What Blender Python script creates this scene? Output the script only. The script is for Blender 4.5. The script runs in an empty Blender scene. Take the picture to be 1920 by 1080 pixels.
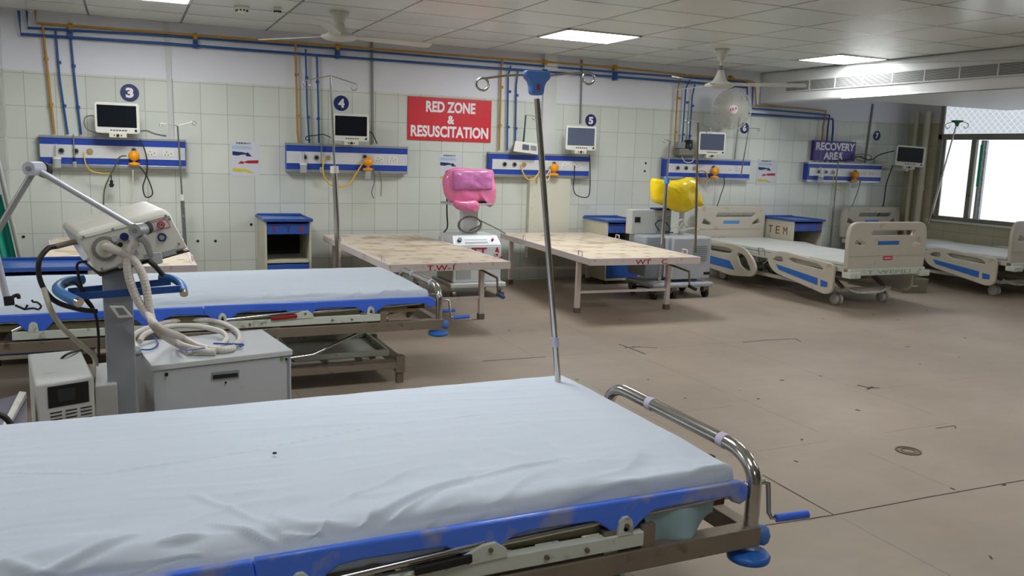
import bpy, bmesh, random
from math import *
from mathutils import Vector, Matrix, noise

random.seed(4)
SC = bpy.context.scene
COL = SC.collection

# ------------------------------------------------------------------ camera
YAW, PITCH, ROLL, FPX, CAMH = radians(65.5), radians(9.085), radians(1.8255), 1584.24, 1.5
_f = Vector((cos(YAW)*cos(PITCH), sin(YAW)*cos(PITCH), -sin(PITCH)))
_r0 = Vector((sin(YAW), -cos(YAW), 0)); _u0 = _r0.cross(_f)
RT = cos(ROLL)*_r0 + sin(ROLL)*_u0
UP = -sin(ROLL)*_r0 + cos(ROLL)*_u0
camd = bpy.data.cameras.new('camera'); cam = bpy.data.objects.new('camera', camd); COL.objects.link(cam)
camd.sensor_width = 36; camd.lens = FPX/1920*36; camd.clip_start = .05; camd.clip_end = 100
M = Matrix((( RT.x, UP.x, -_f.x, 0), (RT.y, UP.y, -_f.y, 0), (RT.z, UP.z, -_f.z, CAMH), (0, 0, 0, 1)))
cam.matrix_world = M
SC.camera = cam

# survey helpers: sight lines of the photograph met with a known wall, floor or height
def _ray(px, py): return _f + (px-960)/FPX*RT - (py-540)/FPX*UP
def onz(px, py, z=0.):
    d = _ray(px, py); t = (z-CAMH)/d.z; return Vector((t*d.x, t*d.y, z))
def ony(px, py, y):
    d = _ray(px, py); t = y/d.y; return Vector((t*d.x, y, CAMH+t*d.z))
def onx(px, py, x):
    d = _ray(px, py); t = x/d.x; return Vector((x, t*d.y, CAMH+t*d.z))
WY = 9.1
def wl(px, py, off=0.): return ony(px, py, WY-off)

# ------------------------------------------------------------------ materials
MATS = {}
def nt(name):
    m = bpy.data.materials.new(name); m.use_nodes = True
    n = m.node_tree; b = n.nodes['Principled BSDF']
    return m, n, b
def srgb(c):
    return tuple(((x/255)/12.92 if x/255 <= .04045 else ((x/255+.055)/1.055)**2.4) for x in c) + (1,)
def mat(name, rgb, rough=.5, metal=0., var=.06, scale=6., dirt=None, dirt_amt=.0, bump=0., bscale=40., alpha=1., trans=0., emit=0., spec=.5, coat=0., stretch=None):
    if name in MATS: return MATS[name]
    m, n, b = nt(name); L = n.links; N = n.nodes
    c = srgb(rgb)
    tc = N.new('ShaderNodeTexCoord'); src = tc.outputs['Object']
    if stretch:
        mp = N.new('ShaderNodeMapping'); mp.inputs['Scale'].default_value = stretch; L.new(src, mp.inputs[0]); src = mp.outputs[0]
    nz = N.new('ShaderNodeTexNoise'); nz.inputs['Scale'].default_value = scale; nz.inputs['Detail'].default_value = 5
    L.new(src, nz.inputs['Vector'])
    mx = N.new('ShaderNodeMix'); mx.data_type = 'RGBA'
    mx.inputs[6].default_value = tuple(x*(1-var) for x in c[:3])+(1,); mx.inputs[7].default_value = tuple(min(1, x*(1+var)) for x in c[:3])+(1,)
    L.new(nz.outputs[0], mx.inputs[0]); out = mx.outputs[2]
    if dirt:
        n2 = N.new('ShaderNodeTexNoise'); n2.inputs['Scale'].default_value = scale*1.7; n2.inputs['Detail'].default_value = 8
        L.new(src, n2.inputs['Vector'])
        rp = N.new('ShaderNodeMapRange'); rp.inputs[1].default_value = .66-dirt_amt*.2; rp.inputs[2].default_value = .78-dirt_amt*.2; rp.inputs[4].default_value = .7
        L.new(n2.outputs[0], rp.inputs[0])
        m2 = N.new('ShaderNodeMix'); m2.data_type = 'RGBA'; L.new(rp.outputs[0], m2.inputs[0]); L.new(out, m2.inputs[6]); m2.inputs[7].default_value = srgb(dirt)
        out = m2.outputs[2]
    L.new(out, b.inputs['Base Color'])
    b.inputs['Roughness'].default_value = rough; b.inputs['Metallic'].default_value = metal
    b.inputs['Specular IOR Level'].default_value = spec
    b.inputs['Coat Weight'].default_value = coat
    if alpha < 1: b.inputs['Alpha'].default_value = alpha
    if trans: b.inputs['Transmission Weight'].default_value = trans
    if emit:
        b.inputs['Emission Color'].default_value = c; b.inputs['Emission Strength'].default_value = emit
    if bump:
        n3 = N.new('ShaderNodeTexNoise'); n3.inputs['Scale'].default_value = bscale; n3.inputs['Detail'].default_value = 4
        L.new(src, n3.inputs['Vector'])
        bp = N.new('ShaderNodeBump'); bp.inputs['Strength'].default_value = bump; bp.inputs['Distance'].default_value = .01
        L.new(n3.outputs[0], bp.inputs['Height']); L.new(bp.outputs[0], b.inputs['Normal'])
    MATS[name] = m
    return m

def math_node(n, op, a, b=None, c=None):
    k = n.nodes.new('ShaderNodeMath'); k.operation = op
    for i, v in enumerate((a, b, c)):
        if v is None: continue
        if isinstance(v, (int, float)): k.inputs[i].default_value = v
        else: n.links.new(v, k.inputs[i])
    return k.outputs[0]
def line_mask(n, coord, origin, pitch, width):
    """1 on a grid line, 0 elsewhere"""
    a = math_node(n, 'SUBTRACT', coord, origin-width/2)
    a = math_node(n, 'DIVIDE', a, pitch); a = math_node(n, 'FRACT', a)
    return math_node(n, 'LESS_THAN', a, width/pitch)

def tile_mat(name, axis, tile, grout, o_h, upper=None, seed=0):
    m, n, b = nt(name); N = n.nodes; L = n.links
    g = N.new('ShaderNodeNewGeometry'); sp = N.new('ShaderNodeSeparateXYZ'); L.new(g.outputs['Position'], sp.inputs[0])
    h = sp.outputs[axis]; z = sp.outputs[2]
    mh = line_mask(n, h, o_h, .254, .0055); mz = line_mask(n, z, .017, .295, .0055)
    gm = math_node(n, 'MAXIMUM', mh, mz)
    # per tile tone
    ih = math_node(n, 'FLOOR', math_node(n, 'DIVIDE', math_node(n, 'SUBTRACT', h, o_h), .254))
    iz = math_node(n, 'FLOOR', math_node(n, 'DIVIDE', math_node(n, 'SUBTRACT', z, .017), .295))
    cb = N.new('ShaderNodeCombineXYZ'); L.new(ih, cb.inputs[0]); L.new(iz, cb.inputs[1]); cb.inputs[2].default_value = seed
    wn = N.new('ShaderNodeTexWhiteNoise'); wn.noise_dimensions = '3D'; L.new(cb.outputs[0], wn.inputs[0])
    nz = N.new('ShaderNodeTexNoise'); nz.inputs['Scale'].default_value = 1.6; nz.inputs['Detail'].default_value = 5; L.new(g.outputs['Position'], nz.inputs['Vector'])
    f = math_node(n, 'MULTIPLY_ADD', wn.outputs[0], .35, math_node(n, 'MULTIPLY', nz.outputs[0], .65))
    mx = N.new('ShaderNodeMix'); mx.data_type = 'RGBA'; L.new(f, mx.inputs[0])
    c = srgb(tile); mx.inputs[6].default_value = tuple(x*.86 for x in c[:3])+(1,); mx.inputs[7].default_value = tuple(min(1, x*1.08) for x in c[:3])+(1,)
    m2 = N.new('ShaderNodeMix'); m2.data_type = 'RGBA'; L.new(math_node(n, 'MULTIPLY', gm, .75), m2.inputs[0]); L.new(mx.outputs[2], m2.inputs[6]); m2.inputs[7].default_value = srgb(grout)
    out = m2.outputs[2]; rough = math_node(n, 'MULTIPLY_ADD', gm, .6, .09)
    if upper:
        up = math_node(n, 'GREATER_THAN', z, 2.105)
        m3 = N.new('ShaderNodeMix'); m3.data_type = 'RGBA'; L.new(up, m3.inputs[0]); L.new(out, m3.inputs[6])
        m4 = N.new('ShaderNodeMix'); m4.data_type = 'RGBA'; L.new(nz.outputs[0], m4.inputs[0]); cu = srgb(upper)
        m4.inputs[6].default_value = tuple(x*.93 for x in cu[:3])+(1,); m4.inputs[7].default_value = cu
        L.new(m4.outputs[2], m3.inputs[7]); out = m3.outputs[2]
        rough = math_node(n, 'MAXIMUM', rough, math_node(n, 'MULTIPLY', up, .6))
        gm = math_node(n, 'MULTIPLY', gm, math_node(n, 'SUBTRACT', 1., up))
    L.new(out, b.inputs['Base Color']); L.new(rough, b.inputs['Roughness'])
    bp = N.new('ShaderNodeBump'); bp.inputs['Strength'].default_value = .35; bp.inputs['Distance'].default_value = .004; bp.invert = True
    L.new(gm, bp.inputs['Height']); L.new(bp.outputs[0], b.inputs['Normal'])
    return m

def ceiling_mat():
    m, n, b = nt('ceiling metal tiles'); N = n.nodes; L = n.links
    g = N.new('ShaderNodeNewGeometry'); sp = N.new('ShaderNodeSeparateXYZ'); L.new(g.outputs['Position'], sp.inputs[0])
    gm = math_node(n, 'MAXIMUM', line_mask(n, sp.outputs[0], 1.32, .8, .02), line_mask(n, sp.outputs[1], 7.76, .65, .022))
    ih = math_node(n, 'FLOOR', math_node(n, 'DIVIDE', math_node(n, 'SUBTRACT', sp.outputs[0], 1.32), .8))
    iz = math_node(n, 'FLOOR', math_node(n, 'DIVIDE', math_node(n, 'SUBTRACT', sp.outputs[1], 7.76), .65))
    cb = N.new('ShaderNodeCombineXYZ'); L.new(ih, cb.inputs[0]); L.new(iz, cb.inputs[1])
    wn = N.new('ShaderNodeTexWhiteNoise'); wn.noise_dimensions = '3D'; L.new(cb.outputs[0], wn.inputs[0])
    mx = N.new('ShaderNodeMix'); mx.data_type = 'RGBA'; L.new(wn.outputs[0], mx.inputs[0])
    mx.inputs[6].default_value = srgb((226, 232, 226)); mx.inputs[7].default_value = srgb((234, 238, 233))
    m2 = N.new('ShaderNodeMix'); m2.data_type = 'RGBA'; L.new(math_node(n, 'MULTIPLY', gm, .9), m2.inputs[0]); L.new(mx.outputs[2], m2.inputs[6]); m2.inputs[7].default_value = srgb((78, 80, 76))
    L.new(m2.outputs[2], b.inputs['Base Color']); b.inputs['Metallic'].default_value = .05
    L.new(math_node(n, 'MULTIPLY_ADD', wn.outputs[0], .06, .24), b.inputs['Roughness'])
    nz = N.new('ShaderNodeTexNoise'); nz.inputs['Scale'].default_value = 2.2; L.new(g.outputs['Position'], nz.inputs['Vector'])
    hh = math_node(n, 'SUBTRACT', math_node(n, 'MULTIPLY', nz.outputs[0], .6), gm)
    bp = N.new('ShaderNodeBump'); bp.inputs['Strength'].default_value = .25; bp.inputs['Distance'].default_value = .02
    L.new(hh, bp.inputs['Height']); L.new(bp.outputs[0], b.inputs['Normal'])
    return m

def floor_mat():
    m, n, b = nt('worn tan vinyl floor'); N = n.nodes; L = n.links
    g = N.new('ShaderNodeNewGeometry'); pos = g.outputs['Position']; sp = N.new('ShaderNodeSeparateXYZ'); L.new(pos, sp.inputs[0])
    def noi(s, d=5, st=None):
        k = N.new('ShaderNodeTexNoise'); k.inputs['Scale'].default_value = s; k.inputs['Detail'].default_value = d
        if st:
            mp = N.new('ShaderNodeMapping'); mp.inputs['Scale'].default_value = st; L.new(pos, mp.inputs[0]); L.new(mp.outputs[0], k.inputs['Vector'])
        else: L.new(pos, k.inputs['Vector'])
        return k.outputs[0]
    r = N.new('ShaderNodeMapRange'); r.inputs[1].default_value = .3; r.inputs[2].default_value = .7; L.new(noi(.9, 6), r.inputs[0])
    mx = N.new('ShaderNodeMix'); mx.data_type = 'RGBA'; L.new(r.outputs[0], mx.inputs[0])
    mx.inputs[6].default_value = srgb((146, 132, 117)); mx.inputs[7].default_value = srgb((165, 151, 135))
    # fine grain, brushed streaks
    m1 = N.new('ShaderNodeMix'); m1.data_type = 'RGBA'; m1.blend_type = 'MULTIPLY'; m1.inputs[0].default_value = .35
    L.new(mx.outputs[2], m1.inputs[6]); cr = N.new('ShaderNodeMapRange'); cr.inputs[3].default_value = .72; cr.inputs[4].default_value = 1.15; L.new(noi(5, 8, (1, 2.5, 1)), cr.inputs[0]); L.new(cr.outputs[0], m1.inputs[7])
    # specks
    vo = N.new('ShaderNodeTexVoronoi'); vo.inputs['Scale'].default_value = 2.3; L.new(pos, vo.inputs['Vector'])
    spk = math_node(n, 'LESS_THAN', vo.outputs['Distance'], .028)
    sel = math_node(n, 'GREATER_THAN', noi(1.3, 2), .47)
    spk = math_node(n, 'MULTIPLY', spk, math_node(n, 'MULTIPLY', sel, .5))
    seams = None
    wob = math_node(n, 'MULTIPLY_ADD', noi(3, 2), .02, -.01)
    for ax, vals in ((1, (1.2, 2.555, 3.31, 4.02, 5.5, 7.1)), (0, (.9, 2.73, 3.5, 4.45, 6.1, 8.0))):
        for v in vals:
            d = math_node(n, 'ABSOLUTE', math_node(n, 'SUBTRACT', math_node(n, 'ADD', sp.outputs[ax], wob), v))
            t = math_node(n, 'LESS_THAN', d, .0035)
            br = math_node(n, 'GREATER_THAN', noi(.8+v*.1, 1), .47)
            t = math_node(n, 'MULTIPLY', t, br)
            seams = t if seams is None else math_node(n, 'MAXIMUM', seams, t)
    dk = math_node(n, 'MAXIMUM', spk, math_node(n, 'MULTIPLY', seams, .4))
    m2 = N.new('ShaderNodeMix'); m2.data_type = 'RGBA'; L.new(dk, m2.inputs[0]); L.new(m1.outputs[2], m2.inputs[6]); m2.inputs[7].default_value = srgb((84, 68, 56))
    L.new(m2.outputs[2], b.inputs['Base Color'])
    rr = N.new('ShaderNodeMapRange'); rr.inputs[3].default_value = .42; rr.inputs[4].default_value = .6; L.new(noi(2.2, 5), rr.inputs[0]); L.new(rr.outputs[0], b.inputs['Roughness'])
    bp = N.new('ShaderNodeBump'); bp.inputs['Strength'].default_value = .12; bp.inputs['Distance'].default_value = .01
    L.new(noi(7, 4), bp.inputs['Height']); L.new(bp.outputs[0], b.inputs['Normal'])
    return m

def board_mat():
    """cream painted steel top with rows of stained oval holes"""
    m, n, b = nt('stained cream bed board'); N = n.nodes; L = n.links
    tc = N.new('ShaderNodeTexCoord'); pos = tc.outputs['Object']; sp = N.new('ShaderNodeSeparateXYZ'); L.new(pos, sp.inputs[0])
    row = math_node(n, 'FLOOR', math_node(n, 'DIVIDE', sp.outputs[1], .24))
    odd = math_node(n, 'MULTIPLY', math_node(n, 'FRACT', math_node(n, 'MULTIPLY', row, .5)), .26)
    fx = math_node(n, 'SUBTRACT', math_node(n, 'FRACT', math_node(n, 'DIVIDE', math_node(n, 'ADD', math_node(n, 'ADD', sp.outputs[0], 5.), odd), .26)), .5)
    fy = math_node(n, 'SUBTRACT', math_node(n, 'FRACT', math_node(n, 'DIVIDE', sp.outputs[1], .24)), .5)
    dx = math_node(n, 'POWER', math_node(n, 'ABSOLUTE', math_node(n, 'MULTIPLY', fx, .26/.03)), 2)
    dy = math_node(n, 'POWER', math_node(n, 'ABSOLUTE', math_node(n, 'MULTIPLY', fy, .24/.02)), 2)
    e = math_node(n, 'SQRT', math_node(n, 'ADD', dx, dy))
    hole = math_node(n, 'LESS_THAN', e, 1.)
    halo = N.new('ShaderNodeMapRange'); halo.inputs[1].default_value = 2.1; halo.inputs[2].default_value = .8; L.new(e, halo.inputs[0])
    nz = N.new('ShaderNodeTexNoise'); nz.inputs['Scale'].default_value = 3.5; nz.inputs['Detail'].default_value = 7; L.new(pos, nz.inputs['Vector'])
    st = N.new('ShaderNodeMapRange'); st.inputs[1].default_value = .5; st.inputs[2].default_value = .72; L.new(nz.outputs[0], st.inputs[0])
    m1 = N.new('ShaderNodeMix'); m1.data_type = 'RGBA'; L.new(st.outputs[0], m1.inputs[0]); m1.inputs[6].default_value = srgb((216, 203, 182)); m1.inputs[7].default_value = srgb((172, 148, 108))
    m2 = N.new('ShaderNodeMix'); m2.data_type = 'RGBA'; L.new(math_node(n, 'MULTIPLY', halo.outputs[0], math_node(n, 'MULTIPLY', nz.outputs[0], .6)), m2.inputs[0]); L.new(m1.outputs[2], m2.inputs[6]); m2.inputs[7].default_value = srgb((158, 132, 98))
    m3 = N.new('ShaderNodeMix'); m3.data_type = 'RGBA'; L.new(math_node(n, 'MULTIPLY', hole, .55), m3.inputs[0]); L.new(m2.outputs[2], m3.inputs[6]); m3.inputs[7].default_value = srgb((92, 76, 58))
    L.new(m3.outputs[2], b.inputs['Base Color']); b.inputs['Roughness'].default_value = .55
    return m

WHITE = mat('white plastic', (222, 222, 214), .35)
IVORY = mat('ivory plastic', (214, 211, 196), .4, dirt=(170, 160, 138), dirt_amt=.15)
SILVER = mat('aluminium trim', (172, 176, 178), .35, .7)
BLUE = mat('royal blue paint', (32, 68, 165), .4)
NAVY = mat('navy sign blue', (22, 36, 98), .45)
DARK = mat('black plastic', (22, 22, 24), .4)
SCREEN = mat('dark glass screen', (20, 25, 32), .08, var=.02, coat=.5)
SCREENB = mat('blue grey glass screen', (92, 100, 122), .1, var=.04, coat=.5)
CHROME = mat('polished chrome tube', (200, 198, 194), .16, 1., var=.08, scale=20)
STEEL = mat('dull stained steel', (142, 132, 118), .38, .55, var=.18, scale=9, dirt=(84, 66, 50), dirt_amt=.35)
STEELB = mat('grimy brown steel', (118, 106, 90), .5, .35, var=.2, scale=9, dirt=(64, 48, 36), dirt_amt=.5)
PAINTW = mat('chipped white green paint', (198, 204, 192), .45, dirt=(104, 96, 78), dirt_amt=.28, scale=14)
PINKW = mat('pinkish white chipped paint', (216, 204, 200), .5, dirt=(150, 108, 92), dirt_amt=.15, scale=9)
RAILB = mat('worn blue rail plastic', (72, 122, 236), .34, dirt=(158, 158, 168), dirt_amt=.85, scale=6, coat=.2)
RAILC = mat('blue rail plastic', (62, 108, 222), .34, coat=.2)
TRAYB = mat('blue tray plastic', (44, 88, 170), .35, coat=.3)
BEIGE = mat('greige bed plastic', (192, 184, 170), .42, dirt=(160, 148, 128), dirt_amt=.2, scale=5)
SKYB = mat('sky blue sticker', (74, 140, 206), .4)
BEDB = mat('rail panel blue', (44, 104, 182), .4)
YELP = mat('yellow ochre pipe paint', (176, 132, 42), .4, dirt=(120, 88, 30), dirt_amt=.15, scale=12)
BLUP = mat('pipe blue paint', (26, 78, 142), .4, dirt=(18, 50, 98), dirt_amt=.15, scale=12)
ORANGE = mat('orange regulator plastic', (240, 160, 20), .35)
YTUBE = mat('yellow hose rubber', (222, 180, 58), .4)
GREYP = mat('grey machine paint', (176, 180, 180), .4, dirt=(140, 138, 132), dirt_amt=.12)
GREYD = mat('darker grey paint', (128, 134, 138), .42)
COLG = mat('column grey paint', (150, 156, 162), .4, dirt=(120, 124, 128), dirt_amt=.15)
VENTW = mat('off white ventilator shell', (216, 214, 202), .3, dirt=(188, 180, 158), dirt_amt=.15, coat=.3)
HOSE = mat('milky corrugated hose', (206, 200, 190), .35, var=.08)
CABLE = mat('black cable', (28, 27, 26), .5)
CABLEG = mat('grey cable', (120, 118, 110), .5)
CLEAR = mat('clear plastic', (205, 212, 212), .12, alpha=.5)
RED = mat('red lettering paint', (168, 28, 40), .5)
REDS = mat('red sign vinyl', (206, 30, 46), .45, var=.03)
WHITEL = mat('white lettering', (240, 236, 240), .45, var=.01)
PAPER = mat('white paper', (206, 208, 216), .6, var=.02)
PURPLE = mat('purple sign vinyl', (66, 52, 140), .45, dirt=(110, 84, 170), dirt_amt=.15, scale=3)
DKRED = mat('maroon drawer paint', (110, 40, 70), .5)
SHELFW = mat('cream cabinet paint', (196, 192, 172), .45, dirt=(150, 140, 112), dirt_amt=.25)
INK = mat('black ink', (28, 28, 34), .6)
MATTR = mat('dark blue mattress cover', (20, 26, 52), .5)
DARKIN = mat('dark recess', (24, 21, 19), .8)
RUBBER = mat('grey rubber tyre', (92, 88, 82), .6)
FANW = mat('fan enamel white', (206, 206, 198), .35)
PINKB = mat('pink plastic bag', (240, 128, 178), .28, var=.14, scale=10, bump=.6, bscale=18, coat=.5)
PINKD = mat('violet tinted film', (206, 122, 184), .18, var=.2, scale=14, bump=.8, bscale=22, coat=.6)
YELB = mat('yellow plastic bag', (240, 208, 14), .35, var=.12, scale=9, bump=.5, bscale=16, coat=.3)
GREENC = mat('teal green curtain', (16, 142, 122), .7)
BOARD = board_mat()

def sheet_mat():
    m = mat('pale blue cotton sheet', (203, 213, 225), .85, var=.03, scale=2.5, bump=.25, bscale=9)
    return m
SHEET = sheet_mat()
TEALF = mat('teal grey sheet hem', (146, 172, 178), .85)

# ------------------------------------------------------------------ mesh builder
class MB:
    def __init__(s): s.v = []; s.f = []; s.sm = []
    def add(s, vs, fs, smooth=False):
        o = len(s.v); s.v += [Vector(v) for v in vs]; s.f += [[i+o for i in f] for f in fs]; s.sm += [smooth]*len(fs); return s
    def box(s, x0, x1, y0, y1, z0, z1, mtx=None):
        vs = [Vector(p) for p in ((x0,y0,z0),(x1,y0,z0),(x1,y1,z0),(x0,y1,z0),(x0,y0,z1),(x1,y0,z1),(x1,y1,z1),(x0,y1,z1))]
        if mtx: vs = [mtx @ v for v in vs]
        return s.add(vs, [(0,3,2,1),(4,5,6,7),(0,1,5,4),(1,2,6,5),(2,3,7,6),(3,0,4,7)])
    def hexa(s, a, b):
        """a: 4 corners of one face, b: the 4 matching corners of the opposite face"""
        return s.add(list(a)+list(b), [(0,1,2,3),(7,6,5,4),(0,4,5,1),(1,5,6,2),(2,6,7,3),(3,7,4,0)])
    def beam(s, p0, p1, w, h, up=(0, 0, 1)):
        p0, p1 = Vector(p0), Vector(p1); d = (p1-p0).normalized(); u = Vector(up)
        sd = d.cross(u); sd = sd.normalized() if sd.length > 1e-5 else Vector((1, 0, 0)); u = sd.cross(d)
        a = [p0+sd*w/2*i+u*h/2*j for i, j in ((-1,-1),(1,-1),(1,1),(-1,1))]
        return s.hexa(a, [q+(p1-p0) for q in a])
    def tube(s, pts, r, seg=10, closed=False, caps=True):
        pts = [Vector(p) for p in pts]; n = len(pts)
        if n < 2: return s
        rs = r if isinstance(r, (list, tuple)) else [r]*n
        vs = []; prev = None
        for i in range(n):
            if closed: t = pts[(i+1) % n]-pts[i-1]
            else: t = pts[min(i+1, n-1)]-pts[max(i-1, 0)]
            t.normalize()
            if prev is None:
                a = Vector((0, 0, 1)) if abs(t.z) < .9 else Vector((1, 0, 0)); nrm = t.cross(a).normalized()
            else:
                nrm = prev-t*prev.dot(t)
                nrm = nrm.normalized() if nrm.length > 1e-6 else t.orthogonal().normalized()
            prev = nrm; bn = t.cross(nrm)
            vs += [pts[i]+(nrm*cos(2*pi*k/seg)+bn*sin(2*pi*k/seg))*rs[i] for k in range(seg)]
        fs = []
        for i in range(n if closed else n-1):
            j = (i+1) % n
            for k in range(seg):
                l = (k+1) % seg; fs.append((i*seg+k, i*seg+l, j*seg+l, j*seg+k))
        s.add(vs, fs, True)
        if caps and not closed:
            s.add(vs[:seg], [tuple(reversed(range(seg)))]); s.add(vs[-seg:], [tuple(range(seg))])
        return s
    def cyl(s, p0, p1, r0, r1=None, seg=20): return s.tube([p0, p1], [r0, r0 if r1 is None else r1], seg)
    def lathe(s, prof, c, axis=(0, 0, 1), seg=28):
        """prof: (radius, height along axis)"""
        c = Vector(c); a = Vector(axis).normalized(); n = a.orthogonal().normalized(); b = a.cross(n)
        vs = []
        for r, h in prof: vs += [c+a*h+(n*cos(2*pi*k/seg)+b*sin(2*pi*k/seg))*max(r, 1e-4) for k in range(seg)]
        fs = []
        for i in range(len(prof)-1):
            for k in range(seg): l = (k+1) % seg; fs.append((i*seg+k, i*seg+l, (i+1)*seg+l, (i+1)*seg+k))
        return s.add(vs, fs, True)
    def torus(s, c, R, r, axis=(0, 0, 1), seg=32, sub=10):
        c = Vector(c); a = Vector(axis).normalized(); n = a.orthogonal().normalized(); b = a.cross(n)
        return s.tube([c+(n*cos(2*pi*k/seg)+b*sin(2*pi*k/seg))*R for k in range(seg)], r, sub, True)
    def sphere(s, c, r, sx=1, sy=1, sz=1, seg=16):
        vs = []; fs = []; R = seg//2
        for i in range(R+1):
            for k in range(seg): th = pi*i/R; ph = 2*pi*k/seg; vs.append(Vector(c)+Vector((sx*sin(th)*cos(ph), sy*sin(th)*sin(ph), sz*cos(th)))*r)
        for i in range(R):
            for k in range(seg): l = (k+1) % seg; fs.append((i*seg+k, (i+1)*seg+k, (i+1)*seg+l, i*seg+l))
        return s.add(vs, fs, True)
    def poly(s, pts, off):
        """prism of a polygon moved by off"""
        n = len(pts); off = Vector(off); a = [Vector(p) for p in pts]; b = [p+off for p in a]
        return s.add(a+b, [tuple(range(n)), tuple(reversed(range(n, 2*n)))]+[(i, (i+1) % n, (i+1) % n+n, i+n) for i in range(n)])
    def build(s, name, m, parent=None, bevel=0., world=False, seg=2, subsurf=0):
        vs = s.v
        if world and parent is not None:
            r = parent
            while r.parent: r = r.parent
            inv = (Matrix.Translation(r.location) @ r.rotation_euler.to_matrix().to_4x4()).inverted()
            vs = [inv @ v for v in vs]
        me = bpy.data.meshes.new(name); me.from_pydata([tuple(v) for v in vs], [], s.f); me.update()
        bm = bmesh.new(); bm.from_mesh(me)
        bmesh.ops.remove_doubles(bm, verts=bm.verts, dist=1e-6) if not any(s.sm) else None
        bmesh.ops.recalc_face_normals(bm, faces=bm.faces); bm.to_mesh(me); bm.free()
        if len(me.polygons) == len(s.sm):
            for p, q in zip(me.polygons, s.sm): p.use_smooth = q
        me.materials.append(m)
        o = bpy.data.objects.new(name, me); COL.objects.link(o)
        if parent is not None: o.parent = parent
        if bevel:
            b = o.modifiers.new('b', 'BEVEL'); b.width = bevel; b.segments = seg; b.limit_method = 'ANGLE'; b.angle_limit = radians(35)
        if subsurf:
            b = o.modifiers.new('s', 'SUBSURF'); b.levels = subsurf; b.render_levels = subsurf
        return o

def tag(o, label=None, cat=None, group=None, kind=None):
    if label: o['label'] = label
    if cat: o['category'] = cat
    if group: o['group'] = group
    if kind: o['kind'] = kind
    return o
def thing(name, label, cat, loc=(0, 0, 0), rotz=0., group=None):
    o = bpy.data.objects.new(name, None); COL.objects.link(o); o.empty_display_size = .1
    o.location = loc; o.rotation_euler = (0, 0, rotz)
    return tag(o, label, cat, group)
def dup(root, loc, rotz, label, group=None):
    r = root.copy(); COL.objects.link(r); r.location = loc; r.rotation_euler = (0, 0, rotz); r['label'] = label
    if group: r['group'] = group
    for ch in list(root.children):
        c = ch.copy(); COL.objects.link(c); c.parent = r
        for g in list(ch.children):
            d = g.copy(); COL.objects.link(d); d.parent = c
    return r
def struct(o): o['kind'] = 'structure'; return o

def spl(pts, n=6, closed=False):
    pts = [Vector(p) for p in pts]; N = len(pts); out = []
    rng = range(N if closed else N-1)
    for i in rng:
        if closed: p0, p1, p2, p3 = pts[i-1], pts[i], pts[(i+1) % N], pts[(i+2) % N]
        else: p0, p1, p2, p3 = pts[max(i-1, 0)], pts[i], pts[i+1], pts[min(i+2, N-1)]
        for k in range(n):
            t = k/n
            out.append(.5*((2*p1)+(-p0+p2)*t+(2*p0-5*p1+4*p2-p3)*t*t+(-p0+3*p1-3*p2+p3)*t**3))
    if not closed: out.append(pts[-1])
    return out

def curve_mesh(cd, name):
    o = bpy.data.objects.new('tmp', cd); COL.objects.link(o)
    dg = bpy.context.evaluated_depsgraph_get(); dg.update()
    me = bpy.data.meshes.new_from_object(o.evaluated_get(dg)); me.name = name
    bpy.data.objects.remove(o); return me

def finish(me, name, m, parent, world_of=None):
    me.materials.clear(); me.materials.append(m)
    o = bpy.data.objects.new(name, me); COL.objects.link(o)
    if parent is not None:
        o.parent = parent
        if world_of:
            r = parent
            while r.parent: r = r.parent
            inv = (Matrix.Translation(r.location) @ r.rotation_euler.to_matrix().to_4x4()).inverted()
            for v in me.vertices: v.co = inv @ v.co
    return o

def text(s, org, u, v, w, h, m, name='lettering', parent=None, world=True, bold=.02, depth=.002, fit=True, italic=0.):
    """lettering laid on the plane org + a*u + b*v, scaled to w x h"""
    cd = bpy.data.curves.new('t', 'FONT'); cd.body = s; cd.size = 1; cd.offset = bold; cd.extrude = .001; cd.resolution_u = 3
    me = curve_mesh(cd, name); bpy.data.curves.remove(cd)
    xs = [q.co.x for q in me.vertices]; ys = [q.co.y for q in me.vertices]
    x0, x1, y0, y1 = min(xs), max(xs), min(ys), max(ys)
    u, v, org = Vector(u).normalized(), Vector(v).normalized(), Vector(org); nn = u.cross(v)
    for q in me.vertices:
        a = (q.co.x-x0)/(x1-x0)*w; b = (q.co.y-y0)/(y1-y0)*h; c = q.co.z/.001*depth/2
        q.co = org+u*(a+italic*b)+v*b+nn*c
    return finish(me, name, m, parent, world)

def plate(outline, holes, thick, bev, m, name, parent, fn):
    """flat plate from 2-D outline with holes; fn maps (a, b, c) to 3-D"""
    cd = bpy.data.curves.new('p', 'CURVE'); cd.dimensions = '2D'; cd.fill_mode = 'BOTH'
    cd.extrude = max(thick/2-bev, .0005); cd.bevel_depth = bev; cd.bevel_resolution = 2
    for loop in [outline]+holes:
        sp = cd.splines.new('POLY'); sp.points.add(len(loop)-1); sp.use_cyclic_u = True
        for p, q in zip(sp.points, loop): p.co = (q[0], q[1], 0, 1)
    me = curve_mesh(cd, name); bpy.data.curves.remove(cd)
    for q in me.vertices: q.co = Vector(fn(q.co.x, q.co.y, q.co.z))
    bm = bmesh.new(); bm.from_mesh(me); bmesh.ops.remove_doubles(bm, verts=bm.verts, dist=1e-5); bmesh.ops.recalc_face_normals(bm, faces=bm.faces); bm.to_mesh(me); bm.free()
    return finish(me, name, m, parent)

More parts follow.
